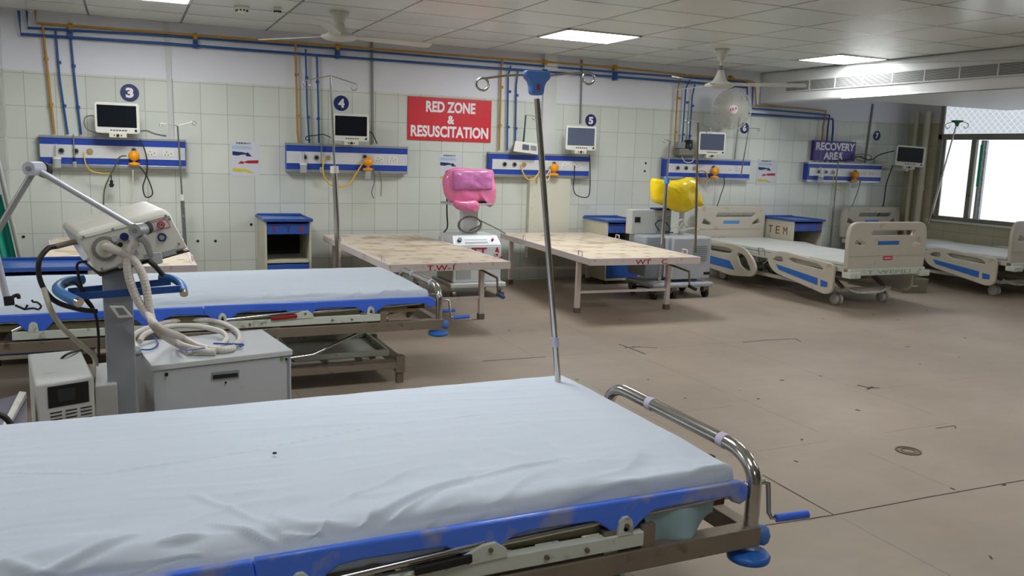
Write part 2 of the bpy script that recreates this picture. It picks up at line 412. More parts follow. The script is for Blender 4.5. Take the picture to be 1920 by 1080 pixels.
def rrect(x0, y0, x1, y1, r, n=6):
    out = []
    for cx, cy, a in ((x1-r, y1-r, 0), (x0+r, y1-r, 90), (x0+r, y0+r, 180), (x1-r, y0+r, 270)):
        for k in range(n+1): t = radians(a+90*k/n); out.append((cx+r*cos(t), cy+r*sin(t)))
    return out
def rpoly(pts, r, n=5):
    """rounded polygon, r number or per-corner list"""
    out = []; N = len(pts)
    for i, p in enumerate(pts):
        rr = r[i] if isinstance(r, list) else r
        p = Vector((p[0], p[1])); a = Vector(pts[i-1][:2])-p; b = Vector(pts[(i+1) % N][:2])-p
        ra = min(rr, a.length*.48); rb = min(rr, b.length*.48)
        A = p+a.normalized()*ra; B = p+b.normalized()*rb
        for k in range(n+1):
            t = k/n; out.append(tuple(A*(1-t)**2+p*2*t*(1-t)+B*t*t))
    return out

# ================================================================== SETTING
XL, XR, YF, ZC = -3.6, 10.45, -3.2, 2.64
struct(MB().box(XL-.1, XR+.1, YF-.1, WY+.1, -.1, 0).build('floor', floor_mat()))
struct(MB().box(XL-.1, XR+.1, YF-.1, WY+.1, ZC, ZC+.1).build('ceiling', ceiling_mat()))
TB = tile_mat('white glazed wall tiles', 0, (214, 219, 211), (146, 148, 140), .683, (226, 228, 236))
struct(MB().box(XL-.1, XR+.1, WY, WY+.1, 0, ZC).build('wall_back', TB))
TS = tile_mat('side wall tiles', 1, (188, 182, 154), (130, 124, 104), 9.1, (208, 208, 210), 3)
PAINT = mat('cream painted wall', (206, 204, 198), .7)
struct(MB().box(XL-.1, XL, YF, WY, 0, ZC).build('wall_left', PAINT))
struct(MB().box(XL, XR, YF-.1, YF, 0, ZC).build('wall_front', mat('grey green low bounce wall', (140, 142, 134), .8)))  # unseen wall, added for bounce, its colour then darkened to weaken that bounce
# right wall with a window opening
WZ0, WZ1, WYa, WYb = .76, 2.5, 3.9, 8.56
w = MB().box(XR, XR+.1, YF, WY, 0, WZ0).box(XR, XR+.1, YF, WY, WZ1, ZC).box(XR, XR+.1, WYb, WY, WZ0, WZ1).box(XR, XR+.1, YF, WYa, WZ0, WZ1)
struct(w.build('wall_right', TS))
# corner column at the far left edge
struct(MB().box(-1.5, -1.0, 8.95, WY, 0, ZC).build('trim_1', tile_mat('column tiles', 0, (190, 196, 188), (130, 132, 122), .683, (206, 208, 214), 8)))
# boxed-in cream pilaster below panel five
struct(MB().box(4.30, 4.84, 9.02, WY, .27, 1.24).build('trim_2', mat('cream boxing paint', (206, 205, 190), .5, dirt=(160, 150, 130), dirt_amt=.1), bevel=.004))
struct(MB().box(4.45, 4.62, 9.05, WY, 1.5, ZC).build('trim_3', mat('white boxing paint', (206, 208, 208), .5)))

# window ------------------------------------------------------------
FRM = mat('weathered grey window frame', (132, 128, 116), .5, .2, dirt=(100, 92, 78), dirt_amt=.3)
def winpane():
    m, n, b = nt('frosted film with daylight glow'); N = n.nodes; L = n.links
    b.inputs['Base Color'].default_value = (.4, .42, .45, 1); b.inputs['Roughness'].default_value = .35
    b.inputs['Emission Color'].default_value = (.86, .92, 1, 1)  # daylight put into the pane as its own glow
    g = N.new('ShaderNodeNewGeometry'); sp = N.new('ShaderNodeSeparateXYZ'); L.new(g.outputs['Position'], sp.inputs[0])
    # pale lattice seen through the top lights
    a = math_node(n, 'ADD', sp.outputs[1], sp.outputs[2]); c = math_node(n, 'SUBTRACT', sp.outputs[1], sp.outputs[2])
    d = math_node(n, 'MAXIMUM', line_mask(n, a, 0, .09, .014), line_mask(n, c, 0, .09, .014))
    up = math_node(n, 'GREATER_THAN', sp.outputs[2], 1.9)
    st = math_node(n, 'MULTIPLY_ADD', math_node(n, 'MULTIPLY', d, up), .26, math_node(n, 'MULTIPLY_ADD', up, -.52, 1.1))
    # slight random unevenness of the pane glow
    nz = N.new('ShaderNodeTexNoise'); nz.inputs['Scale'].default_value = .9; L.new(g.outputs['Position'], nz.inputs['Vector'])
    st = math_node(n, 'MULTIPLY', st, math_node(n, 'MULTIPLY_ADD', nz.outputs[0], .12, .93))
    L.new(st, b.inputs['Emission Strength'])
    return m
GL = winpane()
win = thing('window_1', None, None, (XR, 6.2, WZ0)); struct(win)
mulls = [onx(1838, 300, XR).y, 4.9]
f = MB()
f.box(XR-.03, XR+.05, WYa, WYb, WZ0, WZ0+.055).box(XR-.03, XR+.05, WYa, WYb, 1.87, 1.95).box(XR-.03, XR+.05, WYa, WYb, WZ1-.05, WZ1)
f.box(XR-.03, XR+.05, WYb-.06, WYb, WZ0, WZ1).box(XR-.03, XR+.05, WYa, WYa+.06, WZ0, WZ1)
f.build('window_frame', FRM, win, .006, True)
y7a = onx(1829, 300, XR).y; y7b = onx(1792, 300, XR).y
MB().box(XR-.05, XR+.02, y7a-.02, y7a+.05, WZ0+.05, 1.88).build('mullion', FRM, win, .004, True)
mb = MB().box(XR-.02, XR+.02, WYb-.12, WYb-.07, WZ0+.05, 1.88)
mb.build('sash_stile', FRM, win, .004, True)
mm = MB().cyl((XR-.06, y7a-.16, WZ0+.05), (XR-.06, y7a-.16, 1.86), .045).build('foil_wrapped_mullion', mat('silver foil', (176, 178, 180), .25, .8, bump=.5, bscale=30), win, 0, True)
MB().box(XR-.112, XR-.10, y7a-.175, y7a-.135, 1.25, 1.8).build('green_tape', mat('green reflective tape', (20, 170, 120), .3), win, 0, True)
MB().box(XR+.0, XR+.012, WYa+.05, WYb-.05, WZ0+.05, 1.88).build('pane', GL, win, 0, True)
MB().box(XR+.0, XR+.012, WYa+.05, WYb-.05, 1.94, WZ1-.04).build('pane', GL, win, 0, True)
MB().box(XR-.05, XR+.0, WYa-.05, WYb+.05, WZ0-.03, WZ0).build('sill', PAINT, win, .004, True)

# soffit with air grille ----------------------------------------------
SOFW = mat('soffit white paint', (214, 216, 216), .5, var=.03)
SX = 7.65
sf = MB().box(SX, XR, 1.5, 7.62, 2.245, ZC).box(SX, SX+.3, 7.62, WY, 2.245, ZC)
sof = struct(sf.build('trim_4', SOFW, None, .03, seg=4))
gr = thing('air_grille', 'long white linear air grille set in the ceiling soffit', 'air vent', (SX, 6, 2.375))
MB().box(SX-.003, SX+.004, 3.2, 8.6, 2.375, 2.495).build('backing', mat('grille shadow', (70, 72, 70), .7), gr, 0, True)
g2 = MB(); 
for k in range(9): z = 2.382+k*.0133; g2.box(SX-.014, SX-.003, 3.2, 8.6, z-.0028, z+.0028)
tag(g2.build('louvre', mat('grille slat white', (186, 188, 186), .45), gr, 0, True), kind=None)
g3 = MB().box(SX-.016, SX-.002, 3.2, 8.6, 2.367, 2.376).box(SX-.016, SX-.002, 3.2, 8.6, 2.494, 2.503)
for k in range(14): y = 3.2+k*.4154; g3.box(SX-.016, SX-.002, y-.006, y+.006, 2.375, 2.495)
g3.build('frame', SOFW, gr, 0, True)

# lights ------------------------------------------------------------
def emis(name, col, s):
    m, n, b = nt(name); b.inputs['Base Color'].default_value = (.9, .9, .9, 1); b.inputs['Emission Color'].default_value = col; b.inputs['Emission Strength'].default_value = s; return m
EM = emis('lit diffuser', (.97, .985, 1, 1), 30)
EM2 = emis('lit diffuser of the added middle row', (.97, .985, 1, 1), 19)
EM4 = emis('lit diffuser by the soffit', (.97, .985, 1, 1), 21)
EM3 = emis('lit diffuser of the added near row', (.97, .985, 1, 1), 9)
panels = [(3.72, 7.11, 'square lit ceiling panel over the red zone sign'), (6.9, 6.98, 'lit ceiling panel beside the air grille soffit'), (-.28, 7.11, 'lit ceiling panel at the top left above bay three')]
for yy in (3.21, .61):  # unseen panel rows added to light the near part of the room
    for xx in (-2.68, .52, 3.72, 6.85): panels.append((xx, yy, None))
panels.append((.52, -2.0, None))  # unseen panel placed for the reflection on the tiles at bay three
k = 0
for (x, y, lab) in panels:
    if lab is None:
        k += 1; lab = 'lit ceiling panel added out of view'
    t = thing('ceiling_light', lab, 'ceiling light', (x+.4, y+.325, ZC), 0, 'lit panels in the ceiling')
    wx = .8 if x != 6.9 else .7
    MB().box(x+.02, x+wx-.02, y+.02, y+.63, ZC-.006, ZC-.002).build('diffuser', EM4 if x == 6.9 else EM if y > 5 else EM2 if y > 2 else EM3, t, 0, True)
    MB().box(x, x+wx, y, y+.02, ZC-.012, ZC).box(x, x+wx, y+.63, y+.65, ZC-.012, ZC).box(x, x+.02, y, y+.65, ZC-.012, ZC).box(x+wx-.02, x+wx, y, y+.65, ZC-.012, ZC).build('frame', WHITE, t, 0, True)

# smoke detectors
def detector(px, py, r, lab):
    p = onz(px, py, ZC); t = thing('smoke_detector', lab, 'smoke detector', p)
    MB().lathe([(0, -.05), (r*.5, -.05), (r*.6, -.035), (r, -.02), (r, 0), (0, 0)], (0, 0, 0)).build('body', WHITE, t)
    m = MB()
    for k in range(10): a = k*pi/5; m.box(-.006, .006, -.004, .004, -.04, -.02, Matrix.Translation((r*.72*cos(a), r*.72*sin(a), 0)))
    m.build('slot', DARK, t)
detector(453, 12, .065, 'round white ceiling detector, the larger of the two near bay three')
detector(520, 14, .035, 'small white ceiling detector right of the larger one')

# ceiling fans
def ceiling_fan(px, py, lab, drop, ang):
    p = onz(px, py, ZC); t = thing('ceiling_fan', lab, 'ceiling fan', p, 0, 'ceiling fans')
    MB().lathe([(.002, -.12), (.03, -.12), (.045, -.08), (.075, -.02), (.085, 0), (0, 0)], (0, 0, 0)).build('canopy', FANW, t)
    MB().cyl((0, 0, -.1), (0, 0, -drop+.1), .013).build('rod', FANW, t)
    MB().lathe([(.016, .15), (.03, .14), (.05, .08), (.075, .04), (.11, .015), (.15, 0), (.155, -.012), (.13, -.03), (.08, -.04), (0, -.045)], (0, 0, -drop)).build('motor', FANW, t)
    MB().cyl((0, 0, -drop+.14), (0, 0, -drop+.19), .024).build('coupling', STEELB, t)
    for k in range(3):
        a = ang+k*2*pi/3; R = Matrix.Translation((0, 0, -drop)) @ Matrix.Rotation(a, 4, 'Z') @ Matrix.Rotation(radians(-10), 4, 'X')
        o = rpoly([(.12, -.03), (.3, -.06), (.86, -.075), (.88, .07), (.3, .06), (.12, .03)], .04)
        plate(o, [], .006, .001, FANW, 'blade', t, lambda x, y, z, R=R: R @ Vector((x, y, z)))
    return t
ceiling_fan(636, 22, 'ceiling fan with dark rod above bay four', .2, radians(8))
ceiling_fan(1354, 92, 'white ceiling fan beside the air grille soffit', .36, radians(-36))

# ================================================================== PIPES
def pipe(name, mt, main, drops, r, rd, lab, clamps):
    t = thing(name, lab, 'pipe', main[0])
    MB().tube(main, r, 10).build('main_run', mt, t, 0, True)
    for d in drops:
        q = MB().tube(d, rd, 8).build('drop_pipe', mt, t, 0, True)
        for s in (.3, .72):
            a = d[0].lerp(d[-1], s); MB().cyl(a+Vector((0, 0, .014)), a-Vector((0, 0, .014)), rd*1.75).build('clamp', mt, q, 0, True)
    if clamps:
        for a in clamps:
            MB().cyl(a+Vector((-.02, 0, 0)), a+Vector((.02, 0, 0)), r*2.).box(a.x-.018, a.x+.018, a.y-.01, WY, a.z-.03, a.z+.03).build('clamp', mt, t, 0, True)
    return t
o = .05
ymain = [wl(66, 20, o), wl(68, 43, o), wl(640, 87, o), wl(1140, 125, o), wl(1405, 152, o)]
# pipes step down and run under the soffit
yel_end = [wl(1415, 155, o), wl(1418, 197, o), wl(1500, 203, o), wl(1549, 208, o), wl(1543, 236, o), wl(1537, 304, o)]
pipe('gas_pipe', YELP, [ymain[0], ymain[1]]+ymain[2:]+yel_end,
     [[wl(80, 49, .05), wl(92, 160, .05), wl(102, 252, .05)], [wl(554, 84, .05), wl(558, 250, .05), wl(560, 268, .05)], [wl(943, 112, .05), wl(940, 128, .05), wl(937, 250, .05), wl(936, 282, .05)],
      [wl(1279, 138, .05), wl(1271, 165, .05), wl(1265, 270, .05), wl(1263, 290, .05)]],
     .011, .011, 'ochre yellow gas pipe running high along the back wall', [wl(132, 49, o), wl(366, 68, o), wl(633, 88, o), wl(1023, 117, o), wl(1154, 127, o), wl(1372, 146, o)])
b1 = [wl(50, 20, .04), wl(52, 52, .04), wl(300, 66, .04), wl(640, 92, .04), wl(1140, 134, .04), wl(1390, 153, .04), wl(1412, 157, .04), wl(1410, 203, .04), wl(1500, 211, .04), wl(1556, 216, .04), wl(1552, 240, .04), wl(1547, 304, .04)]
pipe('gas_pipe', BLUP, b1, [[wl(104, 58, .045), wl(112, 150, .045), wl(127, 252, .045)], [wl(573, 92, .045), wl(576, 200, .045), wl(580, 268, .045)], [wl(958, 124, .045), wl(953, 140, .045), wl(951, 282, .045)], [wl(1294, 149, .045), wl(1286, 165, .045), wl(1279, 270, .045), wl(1277, 292, .045)]],
     .011, .010, 'upper of the two blue gas pipes on the back wall', [wl(132, 58, .04), wl(366, 76, .04), wl(633, 96, .04), wl(1154, 140, .04)])
b2 = [wl(35, 20, .05), wl(39, 64, .05), wl(300, 81, .05), wl(640, 107, .05), wl(1140, 143, .05), wl(1370, 160, .05), wl(1401, 164, .05), wl(1401, 180, .05), wl(1402, 213, .05), wl(1500, 220, .05), wl(1562, 223, .05), wl(1562, 240, .05), wl(1557, 304, .05)]
pipe('gas_pipe', BLUP, b2, [[wl(132, 68, .04), wl(140, 150, .04), wl(152, 252, .04)], [wl(594, 104, .04), wl(597, 200, .04), wl(598, 268, .04)], [wl(971, 134, .04), wl(968, 160, .04), wl(966, 282, .04)], [wl(1303, 158, .04), wl(1298, 180, .04), wl(1292, 270, .04), wl(1290, 292, .04)]],
     .014, .010, 'lower and thicker of the two blue gas pipes on the back wall', [wl(132, 66, .05), wl(366, 84, .05), wl(633, 104, .05), wl(1023, 135, .05), wl(1154, 146, .05), wl(1372, 161, .05)])

# wiring conduits on the wall
CONG = mat('white conduit', (196, 198, 196), .45)
CONB = mat('grey conduit', (132, 134, 134), .45)
def conduit(pts, w, m, lab):
    t = MB()
    for a, b in zip(pts[:-1], pts[1:]): t.beam(wl(*a, .012), wl(*b, .012), w, .022, (0, 1, 0))
    o_ = t.build('wall_conduit', m); tag(o_, lab, 'conduit')
conduit([(312, 40), (322, 262)], .045, CONG, 'white conduit on the wall right of the number 3')
conduit([(697, 74), (699, 270)], .022, CONB, 'thin grey conduit between the number 4 and the red sign')
conduit([(1028, 105), (1022, 285)], .018, CONB, 'thin conduit behind the chrome drip pole at bay five')
conduit([(1091, 112), (1088, 232)], .018, CONB, 'thin grey conduit just left of the number 5')
conduit([(1391, 180), (1378, 300)], .016, CONG, 'thin conduit left of the number 6')
conduit([(1637, 195), (1622, 305)], .022, CONB, 'grey conduit left of the last round number sign')

# white water pipes in the right corner
PVC = mat('cream pvc pipe', (196, 188, 168), .45, dirt=(150, 138, 112), dirt_amt=.2)
for (a, b, r, lab) in ((onx(1753, 200, 10.36), onx(1703, 470, 10.36), .042, 'thick cream pipe beside the window frame'), (onx(1726, 205, 10.37), onx(1690, 470, 10.37), .032, 'thinner cream pipe in the corner behind the black monitor')):
    a = Vector((a.x, (a.y+b.y)/2, 2.26)); b = Vector((a.x, a.y, 0))
    m = MB().cyl(a, b, r); m.cyl((a.x, a.y, 1.15), (a.x, a.y, 1.23), r*1.25)
    tag(m.build('water_pipe', PVC), lab, 'pipe')

# ================================================================== SIGNS
def wall_sign(px0, py0, px1, py1, m, name, lab, lines, off=.012, inset=.12, tm=WHITEL, cat='sign'):
    a = wl(px0, py0, off); b = wl(px1, py1, off); x0, x1, z1, z0 = a.x, b.x, a.z, b.z
    t = thing(name, lab, cat, ((x0+x1)/2, WY, z0))
    MB().box(x0, x1, WY-off, WY-.001, z0, z1).build('board', m, t, .002, True)
    for (s, u0, u1, v0, v1) in lines:
        text(s, (x0+(x1-x0)*u0, WY-off-.0015, z0+(z1-z0)*v0), (1, 0, 0), (0, 0, 1), (x1-x0)*(u1-u0), (z1-z0)*(v1-v0), tm, 'lettering', t, True, .035)
    return t
wall_sign(765, 180, 920, 267.5, REDS, 'wall_sign', 'red sign reading RED ZONE & RESUSCITATION on the tiled wall',
          [('RED ZONE', .21, .80, .66, .92), ('&', .465, .55, .40, .60), ('RESUSCITATION', .035, .965, .08, .35)])
wall_sign(1528, 263, 1602, 303, PURPLE, 'wall_sign', 'purple sign reading RECOVERY AREA above the last wall unit', [('RECOVERY', .04, .98, .52, .92), ('AREA', .24, .70, .06, .44)], off=.06)
def number_sign(px, py, s, r, lab):
    c = wl(px, py, .006); t = thing('number_sign', lab, 'number sign', (c.x, WY, c.z), 0, 'round bay number signs')
    MB().cyl((c.x, WY-.006, c.z), (c.x, WY, c.z), r, seg=36).build('disc', NAVY, t, 0, True)
    text(s, (c.x-r*.42, WY-.0075, c.z-r*.58), (1, 0, 0), (0, 0, 1), r*.84, r*1.16, WHITEL, 'numeral', t, True, .05)
number_sign(243, 174, '3', .083, 'round navy sign with the number 3')
number_sign(640, 193.5, '4', .08, 'round navy sign with the number 4')
number_sign(1108, 226, '5', .075, 'round navy sign with the number 5')
number_sign(1396, 240, '6', .072, 'round navy sign with the number 6')
number_sign(1644.5, 254.5, '7', .068, 'round navy sign with the number 7')

PALEB = mat('pale blue print', (168, 192, 214), .6); YEL = mat('yellow print', (208, 196, 50), .6); BLK = INK
def poster(px0, py0, px1, py1, lab):
    a = wl(px0, py0, .003); b = wl(px1, py1, .003); x0, x1, z1, z0 = a.x, b.x, a.z, b.z; w_, h_ = x1-x0, z1-z0
    t = thing('wall_poster', lab, 'poster', ((x0+x1)/2, WY, z0), 0, 'white instruction posters')
    MB().box(x0, x1, WY-.003, WY, z0, z1).build('paper', PAPER, t, 0, True)
    y = WY-.0045
    def P(u, v): return Vector((x0+w_*u, y, z0+h_*v))
    text('FERRO', P(.2, .92), (1, 0, 0), (0, 0, 1), w_*.5, h_*.045, INK, 'heading', t, True, .02)
    def band(pts, m, nm): MB().poly([P(*q) for q in pts], (0, .001, 0)).build(nm, m, t, 0, True)
    band([(.04, .76), (.04, .88), (.7, .86), (.75, .78)], PALEB, 'pale_figure')
    band([(.06, .6), (.06, .71), (.4, .69), (.56, .66), (.58, .7), (.74, .57), (.52, .575), (.54, .62), (.4, .62), (.24, .585)], NAVY, 'blue_arrow')
    band([(.96, .38), (.96, .47), (.6, .455), (.44, .41), (.36, .44), (.24, .36), (.44, .36), (.46, .395), (.6, .37)], RED, 'red_arrow')
    band([(.06, .15), (.06, .23), (.5, .21), (.76, .13), (.76, .09), (.6, .1), (.5, .14), (.25, .12)], YEL, 'yellow_arrow')
poster(432, 264, 487, 331, 'white arrow poster right of the leftmost wall unit')
poster(823, 288, 866, 343, 'white arrow poster partly behind the pink bag')
poster(1421, 299, 1453, 347, 'white arrow poster left of the purple sign')

# ================================================================== BED HEAD UNITS
def head_unit(px0, py0, px1, py1, lab, kind, reg=.63, d=.09):
    a = ony(px0, py0, WY-d); b = ony(px1, py1, WY-d); x0, x1 = a.x, b.x; z1, z0 = (a.z+ony(px1, py0+(px1-px0)*.034, WY-d).z)/2, b.z
    w_, h_ = x1-x0, z1-z0; yf = WY-d
    t = thing('bed_head_unit', lab, 'wall unit', ((x0+x1)/2, WY, z0), 0, 'bed head units')
    body = MB().box(x0, x1, yf+.004, WY-.001, z0, z1).build('housing', BLUE, t, .003, True)
    MB().box(x0-.004, x1+.004, yf-.004, WY-.002, z1-.02, z1+.004).build('top_rail', SILVER, t, .002, True)
    MB().box(x0-.002, x1+.002, yf-.002, WY-.002, z0-.004, z0+.025).build('bottom_rail', SILVER, t, .002, True)
    MB().box(x0+.03*(kind > 3), x1-.005, yf-.002, yf+.006, z0+h_*.30, z0+h_*.72).build('face_plate', mat('unit face white', (214, 216, 218), .35, .1), t, .001, True)
    def C(u, v, off=0.): return Vector((x0+w_*u, yf-.002-off, z0+h_*v))
    for u, m in ((.14, DARK), (.235, DARK), (.33, mat('ochre outlet', (168, 140, 70), .4))):
        q = MB().cyl(C(u, .52, .012), C(u, .52), .028).build('gas_outlet', SILVER, t, 0, True)
        MB().cyl(C(u, .52, .016), C(u, .52, .012), .020).build('outlet_cap', m, q, 0, True)
    q = MB().cyl(C(reg, .6, .012), C(reg, .6), .026).build('gas_outlet', SILVER, t, 0, True)
    MB().cyl(C(reg, .6, .016), C(reg, .6, .012), .017).build('outlet_cap', NAVY, q, 0, True)
    for u in (.75, .87):
        q = MB().box(C(u, 0).x-.055, C(u, 0).x+.055, yf-.006, yf, z0+h_*.4, z0+h_*.63).build('socket', WHITE, t, .003, True)
        s = MB()
        for dx, dz in ((0, .016), (-.014, -.012), (.014, -.012), (.04, .0)): s.box(C(u, 0).x-.01+dx-.004, C(u, 0).x-.01+dx+.004, yf-.0075, yf-.005, z0+h_*.51+dz-.005, z0+h_*.51+dz+.005)
        s.build('pin_hole', DARK, q, 0, True)
    return t, C, (x0, x1, z0, z1, yf)
def regulator(C, u, lab, style=0):
    p = C(u, .38, .045); t = thing('suction_regulator', lab, 'regulator', p, 0, 'orange suction regulators')
    MB().lathe([(0, -.03), (.045, -.028), (.05, 0), (.045, .03), (0, .034)], (0, 0, .01), (0, -1, .2)).build('dial', ORANGE, t)
    MB().lathe([(0, -.02), (.03, -.018), (.055, -.006), (.052, .008), (.02, .02), (0, .02)], (0, 0, -.07)).build('jar_lid', ORANGE, t)
    MB().cyl((0, 0, .0), (0, 0, -.05), .014).build('stem', SILVER, t)
    MB().cyl((0, .0, .02), (0, .04, .04), .01).build('adapter', SILVER, t)
    if style: MB().lathe([(.03, -.09), (.034, -.1), (.034, -.17), (.02, -.175), (0, -.175)], (0, 0, 0)).build('jar', CLEAR, t)
    return t
def flow_bottle(C, u, lab):
    p = C(u, .2, .05); t = thing('humidifier_bottle', lab, 'bottle', p)
    MB().lathe([(0, -.07), (.032, -.07), (.036, -.06), (.036, .0), (.03, .015), (0, .015)], (0, 0, 0)).build('bottle', CLEAR, t)
    MB().cyl((0, 0, .012), (0, 0, .035), .038).build('lid', WHITE, t)
    MB().cyl((0, 0, .03), (0, .02, .15), .011).build('flow_tube', CLEAR, t)
def cable(pts, r, m, name, lab, cat='cable', n=8):
    return tag(MB().tube(spl(pts, n), r, 7).build(name, m), lab, cat)

U3, C3, D3 = head_unit(73, 253, 349, 317, 'blue and white wall unit under the number 3', 3)
U4, C4, D4 = head_unit(537, 268, 764, 326, 'blue and white wall unit under the number 4', 3)
U5, C5, D5 = head_unit(919, 285, 1104, 334, 'blue and white wall unit under the number 5', 5)
U6, C6, D6 = head_unit(1248, 295, 1405, 338, 'blue and white wall unit under the number 6', 5, .55)
U7, C7, D7 = head_unit(1516, 304, 1651, 343, 'blue and white wall unit under the purple recovery sign', 5)
for C, nm, st, u in ((C3, 'leftmost', 0, .63), (C4, 'second from left', 1, .65), (C5, 'third from left', 0, .62), (C6, 'fourth from left', 0, .55), (C7, 'rightmost', 1, .60)):
    regulator(C, u, 'orange suction regulator on the %s blue wall unit' % nm, st)
flow_bottle(C3, .11, 'clear humidifier bottle on the leftmost wall unit')
flow_bottle(C4, .125, 'clear humidifier bottle on the second wall unit from left')
flow_bottle(C7, .14, 'clear humidifier bottle on the rightmost wall unit')

def flowmeter(C, u, lab):
    p = C(u, .5, .03); t = thing('flowmeter', lab, 'flowmeter', p)
    MB().cyl((0, 0, -.13), (0, 0, .16), .006).build('rod', GREYD, t)
    MB().cyl((0, 0, -.09), (0, 0, -.055), .013, .009).build('cap', DARK, t)
    MB().lathe([(0, -.15), (.012, -.15), (.018, -.14), (.018, -.1), (.012, -.09), (0, -.09)], (0, 0, 0)).build('bulb', CLEAR, t)
flowmeter(C3, .225, 'slim flowmeter rod on the leftmost wall unit')
flowmeter(C4, .27, 'slim flowmeter rod on the second wall unit from left')
cable([wl(182, 219, .2), wl(172, 217, .16), wl(160, 220, .1), wl(158, 233, .1), wl(166, 244, .12), wl(185, 250, .16), wl(205, 254, .16)], .005, CABLEG, 'power_cord', 'thin cord looping left of the monitor at bay three')
cable([wl(264, 246, .16), wl(275, 245, .12), wl(288, 250, .1), wl(300, 253, .08), wl(312, 255, .08)], .008, CABLEG, 'power_cord', 'grey cords lying on the unit right of the monitor at bay three')
cable([wl(690, 250, .16), wl(696, 248, .12), wl(702, 258, .1), wl(707, 270, .1)], .006, CABLE, 'power_cord', 'short dark cord right of the monitor at bay four')
cable([wl(620, 258, .16), wl(606, 252, .1), wl(590, 254, .1), wl(575, 256, .1), wl(574, 262, .1), wl(582, 262, .1)], .005, CABLE, 'power_cord', 'thin dark cord left of the steel drip stand at bay four')

# cables and hoses hanging from the units
q = .12
cable([C4(.29, .5, .02), wl(606, 325, .16), wl(618, 345, .17), wl(636, 350, .17), wl(655, 345, .17), wl(668, 325, .16), wl(680, 306, .13)], .0085, YTUBE, 'suction_hose', 'yellow hose looping under the wall unit at bay four', 'hose')
cable([C5(.29, .5, .02), wl(980, 322, .16), wl(988, 335, .17), wl(1000, 336, .17), wl(1012, 322, .15)], .0085, YTUBE, 'suction_hose', 'yellow hose looping under the wall unit at bay five', 'hose')
cable([C3(.29, .5, .02), wl(160, 305, .15), wl(170, 320, .15), wl(190, 325, .15), wl(206, 325, .15)], .006, YTUBE, 'suction_hose', 'thin yellow hose under the leftmost wall unit', 'hose')
cable([C7(.34, .5, .02), wl(1562, 335, .15), wl(1566, 352, .15), wl(1578, 357, .15), wl(1588, 350, .14)], .006, YTUBE, 'suction_hose', 'thin yellow hose under the rightmost wall unit', 'hose')
cable([wl(237, 292, .14), wl(224, 295, .15), wl(214, 315, .15), wl(206, 330, .15), wl(196, 355, .15), wl(194, 384, .15)], .007, mat('olive hose', (86, 92, 66), .5), 'oxygen_hose', 'olive hose curling down from the leftmost regulator', 'hose')
cable([wl(263, 262, .16), wl(271, 280, .18), wl(276, 305, .18), wl(274, 330, .16), wl(268, 350, .15), wl(272, 368, .15), wl(281, 369, .15), wl(286, 360, .15), wl(276, 332, .16), wl(262, 312, .14)], .006, CABLE, 'power_cord', 'black cable looping below the leftmost wall unit')
cable([wl(249, 318, .14), wl(249, 345, .14), wl(247, 390, .14)], .007, HOSE, 'suction_hose', 'white hose hanging from the leftmost orange regulator', 'hose')
t = thing('power_plug', 'black plug hanging from a short cable at bay three', 'plug', wl(209, 348, .13))
MB().tube([wl(208, 322, .13), wl(209, 340, .13)], .005).build('cord', CABLE, t, 0, True)
MB().hexa([wl(204, 345, .12), wl(215, 345, .12), wl(212, 351, .12), wl(206, 351, .12)], [wl(204, 345, .15), wl(215, 345, .15), wl(212, 351, .15), wl(206, 351, .15)]).cyl(wl(209, 338, .135), wl(209, 345, .135), .014).build('body', DARK, t, 0, True)
cable([wl(700, 312, .13), wl(702, 340, .12), wl(697, 360, .12), wl(701, 372, .12)], .006, CABLEG, 'power_cord', 'thin grey cable hanging below the wall unit at bay four')
cable([wl(712, 320, .13), wl(715, 345, .12), wl(714, 368, .12)], .005, CABLEG, 'power_cord', 'thinner cable hanging at the right below unit four')
cable([wl(1077, 310, .13), wl(1077, 330, .13), wl(1075, 350, .12), wl(1080, 365, .12), wl(1100, 370, .12), wl(1106, 355, .12), wl(1106, 300, .12), wl(1104, 290, .12)], .006, CABLE, 'power_cord', 'black cable making a square loop under the number 5')
cable([wl(1357, 330, .13), wl(1358, 345, .12), wl(1350, 370, .12), wl(1342, 395, .12)], .006, CABLE, 'power_cord', 'dark cable hanging from the wall unit at bay six')
cable([wl(1614, 340, .1), wl(1606, 365, .1), wl(1594, 395, .1)], .006, CABLEG, 'power_cord', 'thin cable slanting down from the rightmost wall unit')
cable([wl(1674, 310, .2), wl(1662, 345, .15), wl(1656, 385, .12), wl(1643, 410, .12)], .008, CABLE, 'power_cord', 'black cable falling from the corner monitor')
cable([wl(1563, 302, .05), wl(1590, 300, .1), wl(1610, 294, .12), wl(1632, 300, .14), wl(1650, 290, .16), wl(1676, 283, .2)], .008, CABLE, 'power_cord', 'dark cable from the purple sign to the corner monitor')
cable([wl(1596, 298, .1), wl(1606, 290, .1), wl(1622, 289, .1), wl(1634, 294, .1), wl(1626, 301, .1), wl(1608, 300, .1), wl(1600, 295, .1), wl(1618, 293, .1)], .007, CABLEG, 'power_cord', 'tangle of cables heaped on the rightmost wall unit')
cable([wl(1008, 343, .12), wl(1012, 318, .12), wl(1024, 328, .12), wl(1032, 318, .12), wl(1028, 338, .12), wl(1016, 332, .12), wl(1034, 326, .12), wl(1042, 312, .12), wl(1030, 312, .12)], .008, mat('cream tube', (220, 204, 160), .4), 'oxygen_hose', 'bundled cream tubing hanging on the regulator at bay five', 'hose')
cable([wl(1318, 338, .12), wl(1322, 352, .12), wl(1332, 358, .12), wl(1338, 345, .12), wl(1332, 335, .12), wl(1324, 345, .12), wl(1328, 362, .12)], .005, HOSE, 'oxygen_hose', 'clear tubing coiled under the orange regulator at bay six', 'hose')
